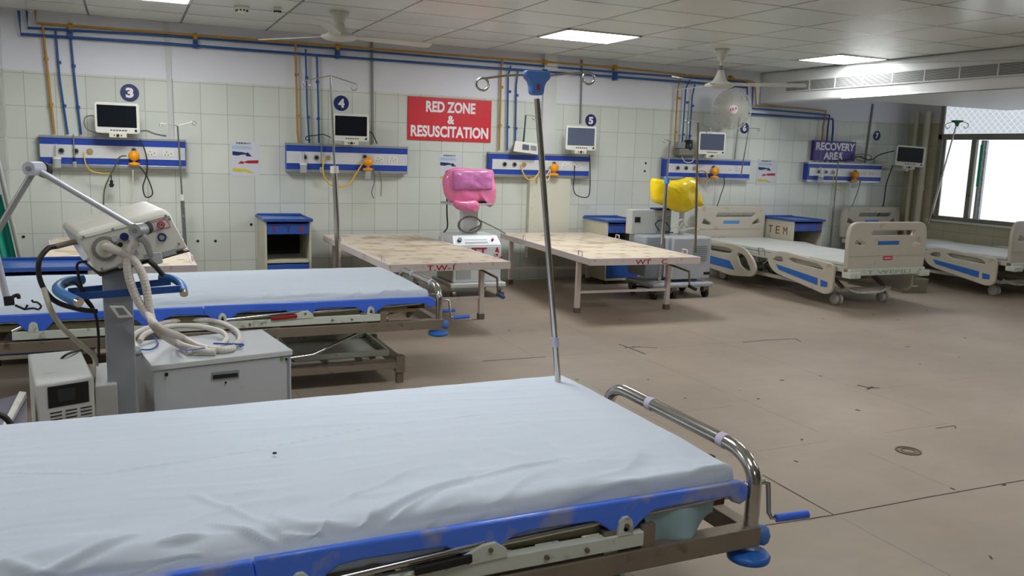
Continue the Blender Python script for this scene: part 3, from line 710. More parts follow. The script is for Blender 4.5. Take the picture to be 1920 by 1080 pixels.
cable([wl(1308, 330, .15), wl(1314, 342, .15), wl(1326, 334, .15), wl(1322, 322, .15), wl(1310, 322, .15), wl(1304, 336, .15)], .009, mat('salmon tube', (196, 128, 78), .45), 'suction_hose', 'orange brown tubing bunched on the regulator at bay six', 'hose')
cable([wl(1276, 288, .14), wl(1284, 303, .17), wl(1298, 303, .16), wl(1302, 288, .14)], .006, HOSE, 'oxygen_hose', 'white tube drooping over the top of wall unit six', 'hose')

# ================================================================== MONITORS
def monitor(name, label, sm, shell=WHITE):
    """local: x across, z up, face to -y, base at origin; 0.37 x 0.27"""
    t = thing(name, label, 'monitor', (0, 0, 0), 0, 'patient monitors')
    w, h, dp = .185, .27, .09
    plate(rrect(-w, 0, w, h, .02), [], .035, .006, shell, 'bezel', t, lambda x, y, z: (x, z, y))
    MB().hexa([(-w+.012, .012, .012), (w-.012, .012, .012), (w-.012, .012, h-.012), (-w+.012, .012, h-.012)], [(-w+.05, dp, .04), (w-.05, dp, .04), (w-.05, dp, h-.04), (-w+.05, dp, h-.04)]).build('rear_shell', shell, t, .01)
    MB().box(-w+.015, w-.02, -.021, -.016, .05, h-.018).build('screen', sm, t, .003)
    b = MB()
    for k in range(6): x = -.055+k*.025; b.box(x-.008, x+.008, -.0215, -.016, .018, .027)
    b.build('button', DARK, t)
    MB().cyl((w-.03, -.028, .024), (w-.03, -.016, .024), .011).build('knob', DARK, t)
    bk = MB().box(-.075, .075, -.02, dp, -.045, -.0).build('bracket', IVORY, t, .004)
    MB().cyl((0, -.034, -.024), (0, -.02, -.024), .013).cyl((-.03, -.024, -.024), (-.03, -.02, -.024), .006).cyl((.03, -.024, -.024), (.03, -.02, -.024), .006).build('clamp_knob', DARK, bk)
    return t
m1 = monitor('patient_monitor', 'white monitor with black screen under the number 3', SCREEN)
m1.location = ony(221, 249, 8.86)
m4 = dup(m1, ony(658, 264, 8.86), 0, 'white monitor with black screen under the number 4')
m5 = monitor('patient_monitor', 'monitor with blue grey screen under the number 5', SCREENB); m5.location = ony(1088, 281, 8.86); m5.rotation_euler.z = radians(-6)
m6 = dup(m5, ony(1333, 289, 8.86), radians(-6), 'monitor with blue grey screen beside the number 6')
for m_ in (m5, m6): m_.rotation_euler.z = radians(-8)
m7 = dup(m1, ony(1704, 311, 8.62), radians(-22), 'black screened monitor on an arm in the right corner')
m7.rotation_euler = (radians(-6), radians(3), radians(-36))
t = thing('monitor_arm', 'white bracket arm carrying the corner monitor', 'bracket', (10.4, 8.8, 1.4))
MB().beam(ony(1672, 307, 8.8), ony(1640, 302, WY), .03, .02).box(10.02, 10.06, 8.7, WY-.001, 1.42, 1.46).build('arm', IVORY, t, .003, True)

# little white syringe pump left on unit five, and socket box beside it
t = thing('syringe_pump', 'small white pump lying on top of the wall unit at bay five', 'pump', ony(983, 289, 8.97))
a, b = ony(958, 286, 8.88), ony(1012, 288, 8.88)
MB().hexa([ony(962, 284, 8.88), ony(1008, 290, 8.88), ony(1010, 270, 8.88), ony(966, 264, 8.88)], [ony(962, 284, 9.05), ony(1008, 290, 9.05), ony(1010, 270, 9.05), ony(966, 264, 9.05)]).build('body', WHITE, t, .008, True)
MB().hexa([ony(980, 280, 8.872), ony(992, 281.5, 8.872), ony(992, 272, 8.872), ony(980, 270, 8.872)], [ony(980, 280, 8.9), ony(992, 281.5, 8.9), ony(992, 272, 8.9), ony(980, 270, 8.9)]).build('display', SCREENB, t, 0, True)
MB().hexa([ony(995, 281, 8.872), ony(1006, 283, 8.872), ony(1006, 274, 8.872), ony(995, 272.5, 8.872)], [ony(995, 281, 8.88), ony(1006, 283, 8.88), ony(1006, 274, 8.88), ony(995, 272.5, 8.88)]).build('keypad', GREYD, t, 0, True)
a = wl(1020, 262, .03)
t = thing('socket_box', 'white surface socket box above the wall unit at bay five', 'socket', a)
MB().box(a.x, a.x+.11, WY-.04, WY, a.z-.08, a.z).build('box', WHITE, t, .005, True)
MB().box(a.x+.05, a.x+.058, WY-.042, WY-.04, a.z-.03, a.z-.02).box(a.x+.03, a.x+.038, WY-.042, WY-.04, a.z-.05, a.z-.04).box(a.x+.07, a.x+.078, WY-.042, WY-.04, a.z-.05, a.z-.04).build('pin_hole', DARK, t, 0, True)
# black box (suction head) on unit six
t = thing('suction_pump', 'small dark suction pump sitting on the wall unit at bay six', 'pump', ony(1278, 296, 8.95))
MB().box(6.30, 6.52, 8.90, 9.03, 1.535, 1.62).build('base', CABLEG, t, .01, True)
MB().lathe([(0, 0), (.05, 0), (.055, .02), (.05, .13), (0, .13)], (6.46, 8.95, 1.60)).build('motor', DARK, t, 0, True)
MB().box(6.28, 6.40, 8.92, 9.0, 1.62, 1.70).build('head', GREYD, t, .01, True)

# ================================================================== WALL FAN
c = ony(1372, 205, 8.74)
t = thing('wall_fan', 'white round caged wall fan with red hand lettering at bay six', 'fan', (c.x, WY, c.z))
nd = (Vector((0, 0, 1.5))-c); nd.z = 0; nd = (nd.normalized()+Vector((.1, -.55, -.12))).normalized()
FR = .25
g = MB(); n1 = nd.orthogonal().normalized(); n2 = nd.cross(n1)
for k in range(72):
    a_ = 2*pi*k/72; d = n1*cos(a_)+n2*sin(a_)
    g.tube([c+nd*.07+d*.03, c+nd*.065+d*.15, c+nd*.03+d*.225, c+d*FR, c-nd*.05+d*.2, c-nd*.075+d*.06], .0032, 4, caps=False)
for R_, h_ in ((FR, 0), (.17, .048), (.1, .068)): g.torus(c+nd*h_, R_, .0035 if R_ < FR else .006, nd, 40, 6)
g.build('cage', FANW, t, 0, True)
MB().lathe([(0, .078), (.055, .076), (.058, .066), (0, .064)], c, nd).build('badge', WHITEL, t, 0, True)
u_ = Vector((0, 0, 1)).cross(nd).normalized(); v_ = nd.cross(u_)
text('E.E.A', c+nd*.082-u_*.045-v_*.022, u_+v_*.3, v_, .09, .035, RED, 'lettering', t, True, .02)
MB().lathe([(0, -.14), (.05, -.13), (.06, -.09), (.05, -.04), (0, -.03)], c, nd).build('motor', FANW, t, 0, True)
for k in range(3):
    a_ = k*2*pi/3+.4; d = n1*cos(a_)+n2*sin(a_); e = nd.cross(d)
    MB().poly([c+d*.03-e*.02+nd*.01, c+d*.20-e*.13+nd*.025, c+d*.21+e*.10-nd*.01, c+d*.03+e*.02-nd*.01], nd*.003).build('blade', FANW, t, .002, True)
MB().tube([c-nd*.1, c-nd*.1+Vector((0, 0, -.2)), Vector((c.x-.1, WY-.05, c.z-.32)), Vector((c.x-.1, WY, c.z-.32))], .02).box(c.x-.18, c.x-.03, WY-.05, WY-.001, c.z-.45, c.z-.2).build('bracket', FANW, t, .006, True)

# ================================================================== IV POLES
def hook_arm(mb, c, dx, dz, r, curl, sgn, y=0.):
    """thin arm with a curled end"""
    c = Vector(c); e = c+Vector((sgn*dx, y, dz))
    pts = [c, c.lerp(e, .5), e]
    cc = e+Vector((0, 0, -curl))
    for k in range(1, 14): a_ = pi/2-sgn*k*pi*1.5/13; pts.append(cc+Vector((cos(a_)*curl, 0, sin(a_)*curl)))
    mb.tube(pts, r, 7); return mb
def iv_pole(lab, top, bot, r, rt, mtp, upper=.5, hooks=(), base=None, collar=None, sleeve=None):
    top, bot = Vector(top), Vector(bot)
    t = thing('drip_stand', lab, 'drip stand', bot)
    md = bot.lerp(top, 1-upper)
    MB().tube([bot, md], r, 14).build('outer_pole', mtp, t, 0, True)
    MB().tube([md, top], rt, 12).build('inner_pole', mtp, t, 0, True)
    if sleeve: MB().tube([md-(top-bot).normalized()*.03, md+(top-bot).normalized()*.03], r*1.5, 12).build('clamp', sleeve, t, 0, True)
    for (dx, dz, cr, s) in hooks:
        hook_arm(MB(), top, dx, dz, max(.0035, rt*.45), cr, s).build('hook', CHROME, t, 0, True)
    if base:
        for k in range(5):
            a_ = k*2*pi/5+.3; e = bot+Vector((cos(a_)*base, sin(a_)*base, .03))
            l = MB().tube([bot+Vector((0, 0, .1)), bot+Vector((cos(a_)*base*.4, sin(a_)*base*.4, .09)), e], .012, 8).build('leg', CHROME, t, 0, True)
            MB().cyl(e+Vector((0, .01, -.008)), e+Vector((0, -.01, -.008)), .022).build('castor', RUBBER, l, 0, True)
    return t
GREYM = mat('mottled grey metal pole', (112, 116, 112), .45, .4, dirt=(170, 172, 166), dirt_amt=.2, scale=14)
# bay 3 stand
T = ony(333, 236, 8.86); B = Vector((.50, 8.86, .13)); iv_pole('slim drip stand with two hooks by the leftmost wall unit', T, B, .018, .008, GREYM, .45, ((.15, .02, .015, -1), (.15, .05, .018, 1)), .0, sleeve=WHITE)
# bay 4 stand : stands behind bed B
T = ony(620, 142, 7.9); B = onz(633, 493, .62); B = Vector((1.682, 7.35, 0)); T = ony(620, 142, 7.35)
MIDP = ony(629, 318, 7.35)
iv4 = iv_pole('tall steel drip stand standing left of the number 4', T, B, .024, .010, CHROME, 1-(MIDP.z/T.z), ((.2, -.05, .03, -1), (.2, -.05, .03, 1)), .28, sleeve=WHITE)
# bay 6 twin stands at the grey machine
T = ony(1256, 264, 7.55); B = Vector((T.x-.06, 7.55, .13)); iv_pole('chrome drip pole with blue clamp left of the yellow bag', T, Vector((ony(1236, 520, 7.55).x, 7.55, .14)), .02, .010, CHROME, .27, ((.07, .01, .015, -1),), 0, sleeve=SKYB)
T = ony(1309, 229, 6.9); iv_pole('slender rusty topped drip pole right of the yellow bag', T, Vector((ony(1303, 478, 6.9).x, 6.9, .58)), .012, .010, mat('tarnished pole', (128, 120, 110), .3, .8), .5, ((.13, .02, .02, -1), (.13, -.05, .03, 1)), 0)
T = wl(1404, 240, .22); iv_pole('short dark drip pole standing beside the number 6', T, wl(1389, 330, .22), .008, .006, GREYM, .5, ((.16, .0, .018, 1), (.15, .0, .018, -1)), 0)
T = ony(986, 216, 8.93); iv_pole('short dark drip pole between the blue pipes and unit five', T, ony(981, 272, 8.93), .011, .009, mat('dark teal pole', (60, 84, 84), .4, .4), .5, ((.1, -.005, .02, 1),), 0)
T = ony(1573, 288, 8.5); iv_pole('thin tarnished drip stand in front of the purple sign', T, Vector((ony(1562, 400, 8.5).x, 8.5, 0)), .014, .008, GREYM, .45, ((.05, .02, .015, -1), (.05, .02, .015, 1)), .2, sleeve=GREYD)
T = onx(1795, 228, 10.2); B = onx(1741, 420, 10.2)
t = iv_pole('chrome drip stand with green hook plate leaning by the window', T, B, .016, .010, CHROME, .5, ((.0, .0, .035, 1),), 0)
MB().lathe([(.02, -.06), (.03, -.02), (.075, 0), (.075, .015), (0, .02)], T).build('hook_plate', mat('green plastic', (20, 120, 72), .4), t, 0, True)
for s in (-1, 1): MB().tube([T+Vector((0, s*.06, 0)), T+Vector((0, s*.14, -.02))]+[T+Vector((0, s*.14+s*.035*sin(k*.5), -.055+.035*cos(k*.5))) for k in range(0, 10)], .005, 6).build('hook', CHROME, t, 0, True)

# ================================================================== BEDSIDE CABINETS
def cabinet(lab, x, yf, w, d, h, txt, side_txt=None, rot=0., shelf=True):
    """local origin at the front centre on the floor; depth towards +y"""
    t = thing('bedside_cabinet', lab, 'cabinet', (x, yf, 0), rot, 'blue topped bedside cabinets')
    a = w/2; z0 = .05
    c = MB().box(-a, -a+.022, 0, d, z0, h-.03).box(a-.022, a, 0, d, z0, h-.03).box(-a+.022, a-.022, d-.02, d, z0, h-.03).box(-a+.022, a-.022, 0, d-.02, z0, z0+.025).box(-a+.022, a-.022, .005, d-.02, h*.44, h*.44+.028)
    c.build('carcass', SHELFW, t, .003)
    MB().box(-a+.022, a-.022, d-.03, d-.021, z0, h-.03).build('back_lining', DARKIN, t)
    top = MB().box(-a-.012, a+.012, -.02, d, h-.03, h-.012).box(-a-.012, a+.012, -.02, -.008, h-.012, h).box(-a-.012, -a, -.008, d, h-.012, h).box(a, a+.012, -.008, d, h-.012, h).box(-a, a, d-.012, d, h-.012, h+.01)
    top.build('tray_top', TRAYB, t, .004)
    dr = MB().box(-a+.026, a-.026, -.006, .3, h-.155, h-.055).build('drawer', TRAYB, t, .004)
    MB().box(-a+.026, a-.026, -.012, -.006, h-.062, h-.05).build('drawer_lip', mat('deep blue lip', (24, 50, 110), .4), dr)
    n = len(txt); 
    for i, ch in enumerate(txt):
        u = -a+.07+(w-.19)*i/max(1, n-1)
        text(ch, (u, -.0075, h-.135), (1, 0, 0), (0, 0, 1), .05, .055, RED if i != 1 or txt != 'TTR' else mat('purple paint', (84, 34, 80), .5), 'lettering', dr, False, .01)
    MB().box(-a+.026, a-.026, -.004, .015, z0+.03, h*.44-.012).build('door', TRAYB, t, .004)
    for s in (-1, 1):
        for yy in (.04, d-.04): MB().cyl((s*(a-.04), yy, 0), (s*(a-.04), yy, z0), .018).build('foot', DARK, t)
    if side_txt:
        for i, ch in enumerate(side_txt):
            text(ch, (-a-.002, d-.14-.14*i-.0, h-.21), (0, -1, 0), (0, 0, 1), .075, .10, mat('maroon paint', (112, 36, 40), .5), 'lettering', t, False, -.005)
    return t
p0, p1 = ony(496, 420, 8.5), ony(584, 420, 8.5); cabinet('blue topped cabinet marked TTR left of the steel drip stand', (p0.x+p1.x)/2, 8.5, p1.x-p0.x, .56, .79, 'TTR')
p0, p1 = ony(1138, 425, 8.5), ony(1204, 425, 8.5); cabinet('blue topped cabinet marked TTS behind the pink framed bed frame', (p0.x+p1.x)/2, 8.5, p1.x-p0.x, .56, .765, 'TTS')
p0, p1 = ony(1490, 425, 8.45), ony(1546, 425, 8.45); cabinet('blue topped cabinet with TEM painted on its side between the two ward beds', (p0.x+p1.x)/2-.02, 8.45, p1.x-p0.x, .6, .765, 'TTE', 'TEM')
cabinet('blue topped cabinet at the far left behind the sheeted trolley', -.56, 6.3, .62, .46, .66, '')

# ================================================================== PLAIN BED FRAMES (board tops)
def board_bed(lab, cn, cf, w, z, y0, y1, txt):
    """cn / cf: near and far centre x"""
    L_ = hypot(y1-y0, cf-cn); rot = -atan2(cf-cn, y1-y0)
    t = thing('plain_bed_frame', lab, 'bed', (cn, y0, 0), rot, 'plain metal bed frames')
    a = w/2
    MB().box(-a+.035, a-.035, .03, L_*.40-.006, z-.02, z).build('board', BOARD, t, .003)
    MB().box(-a+.035, a-.035, L_*.40+.006, L_-.03, z-.02, z).build('board', BOARD, t, .003)
    MB().box(-a, a, 0, .035, z-.062, z+.004).box(-a, a, L_-.035, L_, z-.055, z+.004).box(-a, -a+.035, .035, L_-.035, z-.06, z+.002).box(a-.035, a, .035, L_-.035, z-.06, z+.002).box(-a+.035, a-.035, L_*.5, L_*.5+.03, z-.06, z-.021).build('rim', PINKW, t, .004)
    for sx in (-1, 1):
        for yy in (.42, L_-.13):
            x = sx*(a-.09)
            l = MB().beam((x, yy, 0.04), (x, yy, z-.055), .045, .045, (0, 1, 0)).build('leg', PINKW, t, .004)
            MB().box(x-.028, x+.028, yy-.028, yy+.028, 0, .05).build('foot', STEELB, l, .004)
    for (yy, zz, hh) in ((.42, .2, .025), (L_-.13, .17, .03), (.42, z-.08, .04)): MB().beam((-a+.1, yy, zz), (a-.1, yy, zz), .025, hh).build('cross_bar', PINKW, t, .003)
    for sx in (-1, 1):
        for yy in (.25, L_*.7):
            MB().tube([(sx*(a-.02), yy-.04, z), (sx*(a-.02), yy-.04, z+.045), (sx*(a-.02), yy+.04, z+.045), (sx*(a-.02), yy+.04, z)], .006, 6).build('mattress_stop', PINKW, t)
    x = a-.14
    MB().tube([(x, .5, z-.10), (x, -.03, z-.13), (x, -.035, z-.15)], .01, 8).tube([(x, 1.1, z-.06), (x, .4, z-.1)], .016, 8).build('crank_shaft', STEELB, t)
    q = MB().tube([(x, -.03, z-.13), (x+.01, -.035, z-.27)], .009, 8).build('crank', STEELB, t)
    MB().cyl((x+.01, -.03, z-.27), (x+.02, -.13, z-.285), .016).build('handle', mat('faded blue grip', (50, 92, 150), .5) if 'second' not in lab else DARK, q)
    if txt: text(txt, (-.22 if len(txt) < 6 else -.12, -.0015, z-.056), (1, 0, 0), (0, 0, 1), .24 if len(txt) < 6 else .34, .045, RED, 'lettering', t, False, .01)
    return t
board_bed('plain bed frame with stained cream boards left of the pink bag machine', 2.435, 2.40, 1.08, .575, 6.56, 8.95, 'T.W-1')
board_bed('second plain bed frame, with pinkish legs, behind the tall chrome drip pole', 4.36, 4.50, 1.17, .575, 6.57, 8.93, 'WT    C')
board_bed('plain bed frame at the far left behind the ventilator', -.10, -.10, 1.12, .575, 6.82, 8.95, '')

# ================================================================== SHEETED TROLLEYS
def make_trolley(lab, rail, seed=0):
    """local origin: foot end, near side, floor. +x runs out past the foot, +y away from the camera."""
    t = thing('hospital_trolley', lab, 'trolley bed', (0, 0, 0), 0, 'sheeted patient trolleys')
    L_, W_ = 2.5, .86
    # lower rectangular frame with tray
    lf = MB().box(-2.1, -.12, .06, .12, .10, .155).box(-2.1, -.12, .74, .80, .10, .155).box(-.18, -.12, .06, .80, .10, .155).box(-2.1, -2.04, .06, .80, .10, .155)
    lf.build('lower_frame', STEEL, t, .004)
    for x in (-.15, -2.07):
        for y in (.09, .77):
            l = MB().box(x-.03, x+.03, y-.03, y+.03, .07, .18).build('corner_post', STEEL, t, .004)
            MB().box(x-.022, x+.022, y-.022, y+.022, 0, .07).build('foot', STEELB, l, .003)
    MB().box(-.82, -.2, .16, .72, .165, .17).box(-.82, -.2, .16, .175, .165, .205).box(-.82, -.2, .705, .72, .165, .205).box(-.82, -.805, .16, .72, .165, .205).box(-.215, -.2, .16, .72, .165, .205).build('tray', PAINTW, t, .002)
    MB().beam((-.62, .12, .155), (-.62, .74, .155), .03, .02).beam((-.4, .12, .155), (-.4, .74, .155), .03, .02).build('tray_bar', STEEL, t)
    # uprights
    for x in (-.95, -1.75):
        for y in (.1, .76): MB().box(x-.025, x+.025, y-.025, y+.025, .155, .37).build('upright', STEEL, t, .003)
    # main frame
    mf = MB().box(-2.4, .09, -.06, -.01, .375, .435).box(-2.4, .09, .84, .89, .375, .435).box(.04, .09, -.01, .84, .375, .435).box(-2.4, -2.35, -.01, .84, .375, .435)
    for x in (-.45, -1.0, -1.5, -2.0): mf.box(x-.02, x+.02, -.01, .84, .385, .425)
    mf.build('main_frame', STEEL, t, .004)
    for x in (-.42, -.3, -.95, -1.6):
        MB().box(x-.022, x+.022, -.05, -.02, .43, .50).build('bracket', STEEL, t, .002)
    # deck under the mattress
    MB().box(-2.45, -.02, .0, 1.0, .50, .52).build('deck', STEELB, t, .003)
    MB().box(-2.45, -.06, -.02, .01, .485, .52).build('deck_edge', mat('deck edge bronze', (128, 118, 92), .4, .5), t, .003)
    # end loop
    MB().tube([(.07, -.035, .40), (.07, -.035, .56)]+[(.07, -.035+.12*(1-cos(k*pi/16)), .56+.085*sin(k*pi/16)) for k in range(1, 9)]+[(.07, .80-.12*(1-cos(k*pi/16)), .56+.085*sin(k*pi/16)) for k in range(8, -1, -1)]+[(.07, .78, .40)], .022, 16).build('end_loop', CHROME, t)
    for yy in (.10, .50): MB().cyl((.07, yy, .645), (.07, yy+.03, .645), .0235).build('tape', mat('lilac tape', (196, 190, 214), .5), t)
    # bumper wheel
    MB().lathe([(.0, -.018), (.045, -.02), (.062, -.012), (.064, .0), (.055, .010), (.0, .012)], (.065, -.04, .345)).build('bumper_disc', mat('bumper blue', (38, 104, 190), .35), t)
    MB().lathe([(0, 0), (.022, 0), (.028, .01), (.028, .03), (.022, .04), (.016, .05), (0, .052)], (.108, -.03, .372), (.25, -.1, 1)).build('bumper_roller', mat('bumper roller blue', (70, 112, 180), .4), t)
    # cranks
    for (y, z) in ((-.005, .548), (.26, .54)):
        q = MB().tube([(-.3, y, z-.03), (.05, y, z), (.135, y, z), (.15, y, z-.006), (.158, y-.005, z-.10), (.165, y-.01, z-.114), (.19, y-.02, z-.114)], .0075, 8).build('crank', CHROME if y < .1 else STEEL, t)
        MB().cyl((.175, y-.02, z-.114), (.275, y-.045, z-.105), .0125).build('handle', RAILC, q)
        MB().cyl((.08, y, z), (.10, y, z), .015).build('collar', SILVER, q)
        if y < .1: continue
    # side rail, folded down along the near side
    y = -.035; zt = .575; ys = 0.028
    xs0, xs1 = -1.34, .03
    low = []
    lobes = [-.86, -.38]
    top = [(xs0, zt), (xs1-.02, zt), (xs1, zt-.012), (xs1+.004, zt-.05), (xs1-.015, zt-.058), (xs1-.035, zt-.05), (xs1-.05, zt-.03)]
    x = xs1-.05
    for lx in (-.38, -.80, -1.25):
        top += [(lx+.15, zt-.029), (lx+.09, zt-.034), (lx+.05, zt-.06), (lx+.022, zt-.085), (lx, zt-.092), (lx-.022, zt-.085), (lx-.05, zt-.06), (lx-.09, zt-.034)]
    top += [(xs0, zt-.029)]
    rl = plate(top, [], .024, .007, rail, 'side_rail', t, lambda a, b, c: (a, y-c, b))
    for lx in (-.38, -.80, -1.25): MB().cyl((lx, y-.024, zt-.07), (lx, y-.008, zt-.07), .008).build('rivet', STEEL, rl)
    # a second stretch of rail towards the head
    t2 = [(-2.42, zt-.002), (-1.36, zt-.002), (-1.35, zt-.04), (-1.5, zt-.029), (-1.56, zt-.05), (-1.6, zt-.09), (-1.66, zt-.092), (-1.70, zt-.05), (-1.8, zt-.029), (-2.1, zt-.029), (-2.16, zt-.09), (-2.22, zt-.09), (-2.28, zt-.029), (-2.42, zt-.029)]
    plate(t2, [], .024, .007, rail, 'side_rail', t, lambda a, b, c: (a, y-c, b))
    # chrome link bars and swing arms
    MB().tube([(-1.28, y-.01, .495), (-.80, y-.01, .525), (-.78, y, .53)], .009, 8).build('link_bar', CHROME, t)
    MB().tube([(-.75, y, .515), (-.2, y, .533), (-.05, y, .54)], .008, 8).build('link_bar', CHROME, t)
    MB().tube([(-2.3, y, .49), (-2.2, y, .54), (-2.0, y, .56), (-1.75, y, .54), (-1.6, y, .5)], .009, 8).build('swing_arm', CHROME, t)
    MB().box(-2.3, -.32, y-.022, y+.008, .445, .487).build('side_channel', PAINTW, t, .003)
    for lx in (-.38, -1.25, -2.2):
        MB().poly([(lx-.025, y-.024, .485), (lx+.025, y-.024, .485), (lx+.02, y-.024, .525), (lx+.008, y-.024, .538), (lx-.008, y-.024, .538), (lx-.02, y-.024, .525)], (0, .012, 0)).build('hinge_tab', PAINTW, t, .002)
    MB().poly([(-.9, y-.026, .48), (-.73, y-.026, .487), (-.735, y-.026, .51), (-.765, y-.026, .532), (-.80, y-.026, .53), (-.86, y-.026, .503)], (0, .012, 0)).build('latch_plate', PAINTW, t, .002)
    for lx, zz in ((-.38, .515), (-.78, .515), (-.84, .495), (-.5, .465), (-.62, .466), (-1.1, .466), (-1.25, .515)): MB().cyl((lx, y-.031, zz), (lx, y-.022, zz), .0065, seg=8).build('bolt', STEELB, t)
    MB().beam((-.98, y-.028, .495), (-.83, y-.028, .503), .012, .022).build('release_lever', DARK if seed else mat('red lever', (150, 30, 30), .4), t, .004)
    MB().tube([(-.30, .05, .44), (-.12, .03, .50)], .008, 8).tube([(-1.2, .02, .20), (-.72, .02, .24), (-.35, .04, .39)], .009, 8).build('linkage_rod', CHROME, t)
    MB().beam((-.12, .03, .45), (.0, .12, .53), .02, .03).beam((-1.3, .15, .46), (-.6, .5, .47), .03, .02).beam((-.55, .15, .38), (-1.1, .4, .47), .03, .02).build('lift_linkage', STEELB, t, .003)
    MB().box(-.14, -.02, -.02, .04, .505, .535).build('rusty_stop', mat('rusty brown steel', (92, 50, 38), .6), t, .004)
    return t

def fold(s, r):
    """s: distance past the edge -> (outward, drop)"""
    if s <= 0: return s, 0.
    a = min(s/r, pi/2); return r*sin(a), r*(1-cos(a))+max(0, s-r*pi/2)
def seg_d(px, py, a, b):
    dx, dy = b[0]-a[0], b[1]-a[1]; l2 = dx*dx+dy*dy; t = max(0, min(1, ((px-a[0])*dx+(py-a[1])*dy)/l2))
    return hypot(px-a[0]-t*dx, py-a[1]-t*dy), t
def make_sheet(name, lab, x0, x1, y0, y1, z, hang, loc, seed, amp=1., group=None, folds=()):
    NX, NY = 330, 170
    vs = []; fs = []
    S0, S1 = x0-.02, x1+hang*.9; T0, T1 = y0-hang, y1+hang*.75
    for i in range(NX+1):
        s = S0+(S1-S0)*i/NX
        for j in range(NY+1):
            v = T0+(T1-T0)*j/NY
            ox, dx = fold(s-x1, .015); X = x1+ox if s > x1 else s
            soft = max(0, min(1, (x1-.45-s)/.9))
            rr = .018+.075*soft; ye = y0+rr*.85
            if v < ye: oy, dy = fold(ye-v, rr); Y = ye-oy-.12*max(0, dy-rr)*(1-soft); dy = dy*(1-.15*soft)
            elif v > y1: oy, dy = fold(v-y1, .03); Y = y1+oy
            else: Y, dy = v, 0
            Z = z-max(dx, dy)
            c_ = max(0, 1-abs((v-(y0+y1)/2)/((y1-y0)/2))**4); Z += .006*c_*amp
            near = max(0, min(1, (y0+.40-v)/.40))
            w0 = noise.noise(Vector((s*1.1, v*1.6, seed+20)))
            w1 = noise.noise(Vector((s*1.4+v*1.1, v*5.5-s*1.6, seed)))
            w2 = noise.noise(Vector((s*5+v*3, v*15-s*6, seed+3)))
            w3 = noise.noise(Vector((s*3, v*30, seed+7)))
            rid = 1-abs(noise.noise(Vector((s*2.6+v*3.5, v*7-s*4.2, seed+11))))*2
            rid2 = 1-abs(noise.noise(Vector((s*1.2, v*9+s*1.2, seed+15))))*2
            h = (.009*w0+.005*w1+.0024*w2+.0008*w3)*amp+.004*max(0, rid2-.6)*amp+(.020*max(0, rid-.6)+.012*w1+.004*w2)*near*amp
            for (a, b, wd_, ht) in folds:
                if abs(s-(a[0]+b[0])/2) < abs(a[0]-b[0])/2+.1 and abs(v-(a[1]+b[1])/2) < abs(a[1]-b[1])/2+.1:
                    d, t = seg_d(s, v, a, b); h += 2.0*ht*exp(-(d/(wd_*.8))**2)*(sin(pi*min(1, max(0, t*.9+.05)))**.5)
            if v < y0 or v > y1 or s > x1:
                k = -1 if v < y0 else 1
                hg = .5*h+.004*noise.noise(Vector((s*9, v*2, seed+5)))
                if s > x1 and y0 <= v <= y1: X += .006*abs(hg)/.01*.5
                elif k < 0: Y += max(-.008, min(.008, hg))
                else: Y += abs(hg)
                Z += h*.35
            else: Z += h
            vs.append((X, Y, Z))
    for i in range(NX):
        for j in range(NY): a = i*(NY+1)+j; fs.append((a, a+1, a+NY+2, a+NY+1))
    mb = MB(); mb.add(vs, fs, True); o = mb.build(name, SHEET); o.location = loc
    sm_ = o.modifiers.new('solid', 'SOLIDIFY'); sm_.thickness = .002; sm_.offset = -1
    return tag(o, lab, 'sheet', group)

TA = (1.575, 1.885, 0); TBd = (1.715, 5.07, 0)
trA = make_trolley('nearest trolley, with patchy blue side rail and chrome end loop', RAILB, 1); trA.location = TA
trB = make_trolley('trolley behind the ventilator, with clean blue side rail', RAILC, 0); trB.location = TBd
for loc, lab in ((TA, 'dark mattress under the sheet of the nearest trolley'), (TBd, 'dark mattress under the sheet of the trolley behind the ventilator')):
    o = MB().box(-2.5, -.03, .07, 1.01, .522, .598).build('mattress', MATTR, None, .03, seg=4); o.location = loc; tag(o, lab, 'mattress', 'trolley mattresses')
def fl(p, q, w_, h_):
    a = onz(p[0], p[1], .615)-Vector(TA); b = onz(q[0], q[1], .615)-Vector(TA); return ((a.x, a.y), (b.x, b.y), w_, h_)
FO = [fl((193, 1077), (365, 1033), .012, .010), fl((490, 1059), (542, 1002), .008, .008), fl((552, 1033), (615, 981), .008, .008), fl((396, 984), (516, 1007), .010, .006),
      fl((698, 971), (880, 902), .014, .010), fl((724, 981), (812, 934), .009, .006), fl((531, 997), (625, 999), .008, .006), fl((364, 929), (520, 992), .012, .004), fl((625, 950), (781, 882), .012, .004),
      fl((660, 1000), (720, 950), .008, .006), fl((300, 1020), (380, 1005), .012, .008), fl((80, 1070), (250, 1010), .016, .008), fl((880, 902), (1060, 868), .012, .006), fl((0, 1062), (110, 1078), .02, .006), fl((760, 1000), (860, 950), .01, .005),
      fl((0, 893), (190, 893), .004, .003), fl((190, 893), (330, 868), .004, .003), fl((330, 868), (480, 846), .004, .003), fl((480, 846), (700, 806), .004, .003), fl((700, 806), (1000, 770), .004, .002)]
shA = make_sheet('bed_sheet', 'pale blue cotton sheet tucked over the nearest trolley', -2.5, -.01, -.012, 1.045, .618, .10, TA, 2.0, 1.0, folds=FO)
shB = make_sheet('bed_sheet', 'pale blue sheet on the trolley behind the ventilator', -2.5, -.01, -.005, 1.10, .618, .085, TBd, 9.0, 1.0)

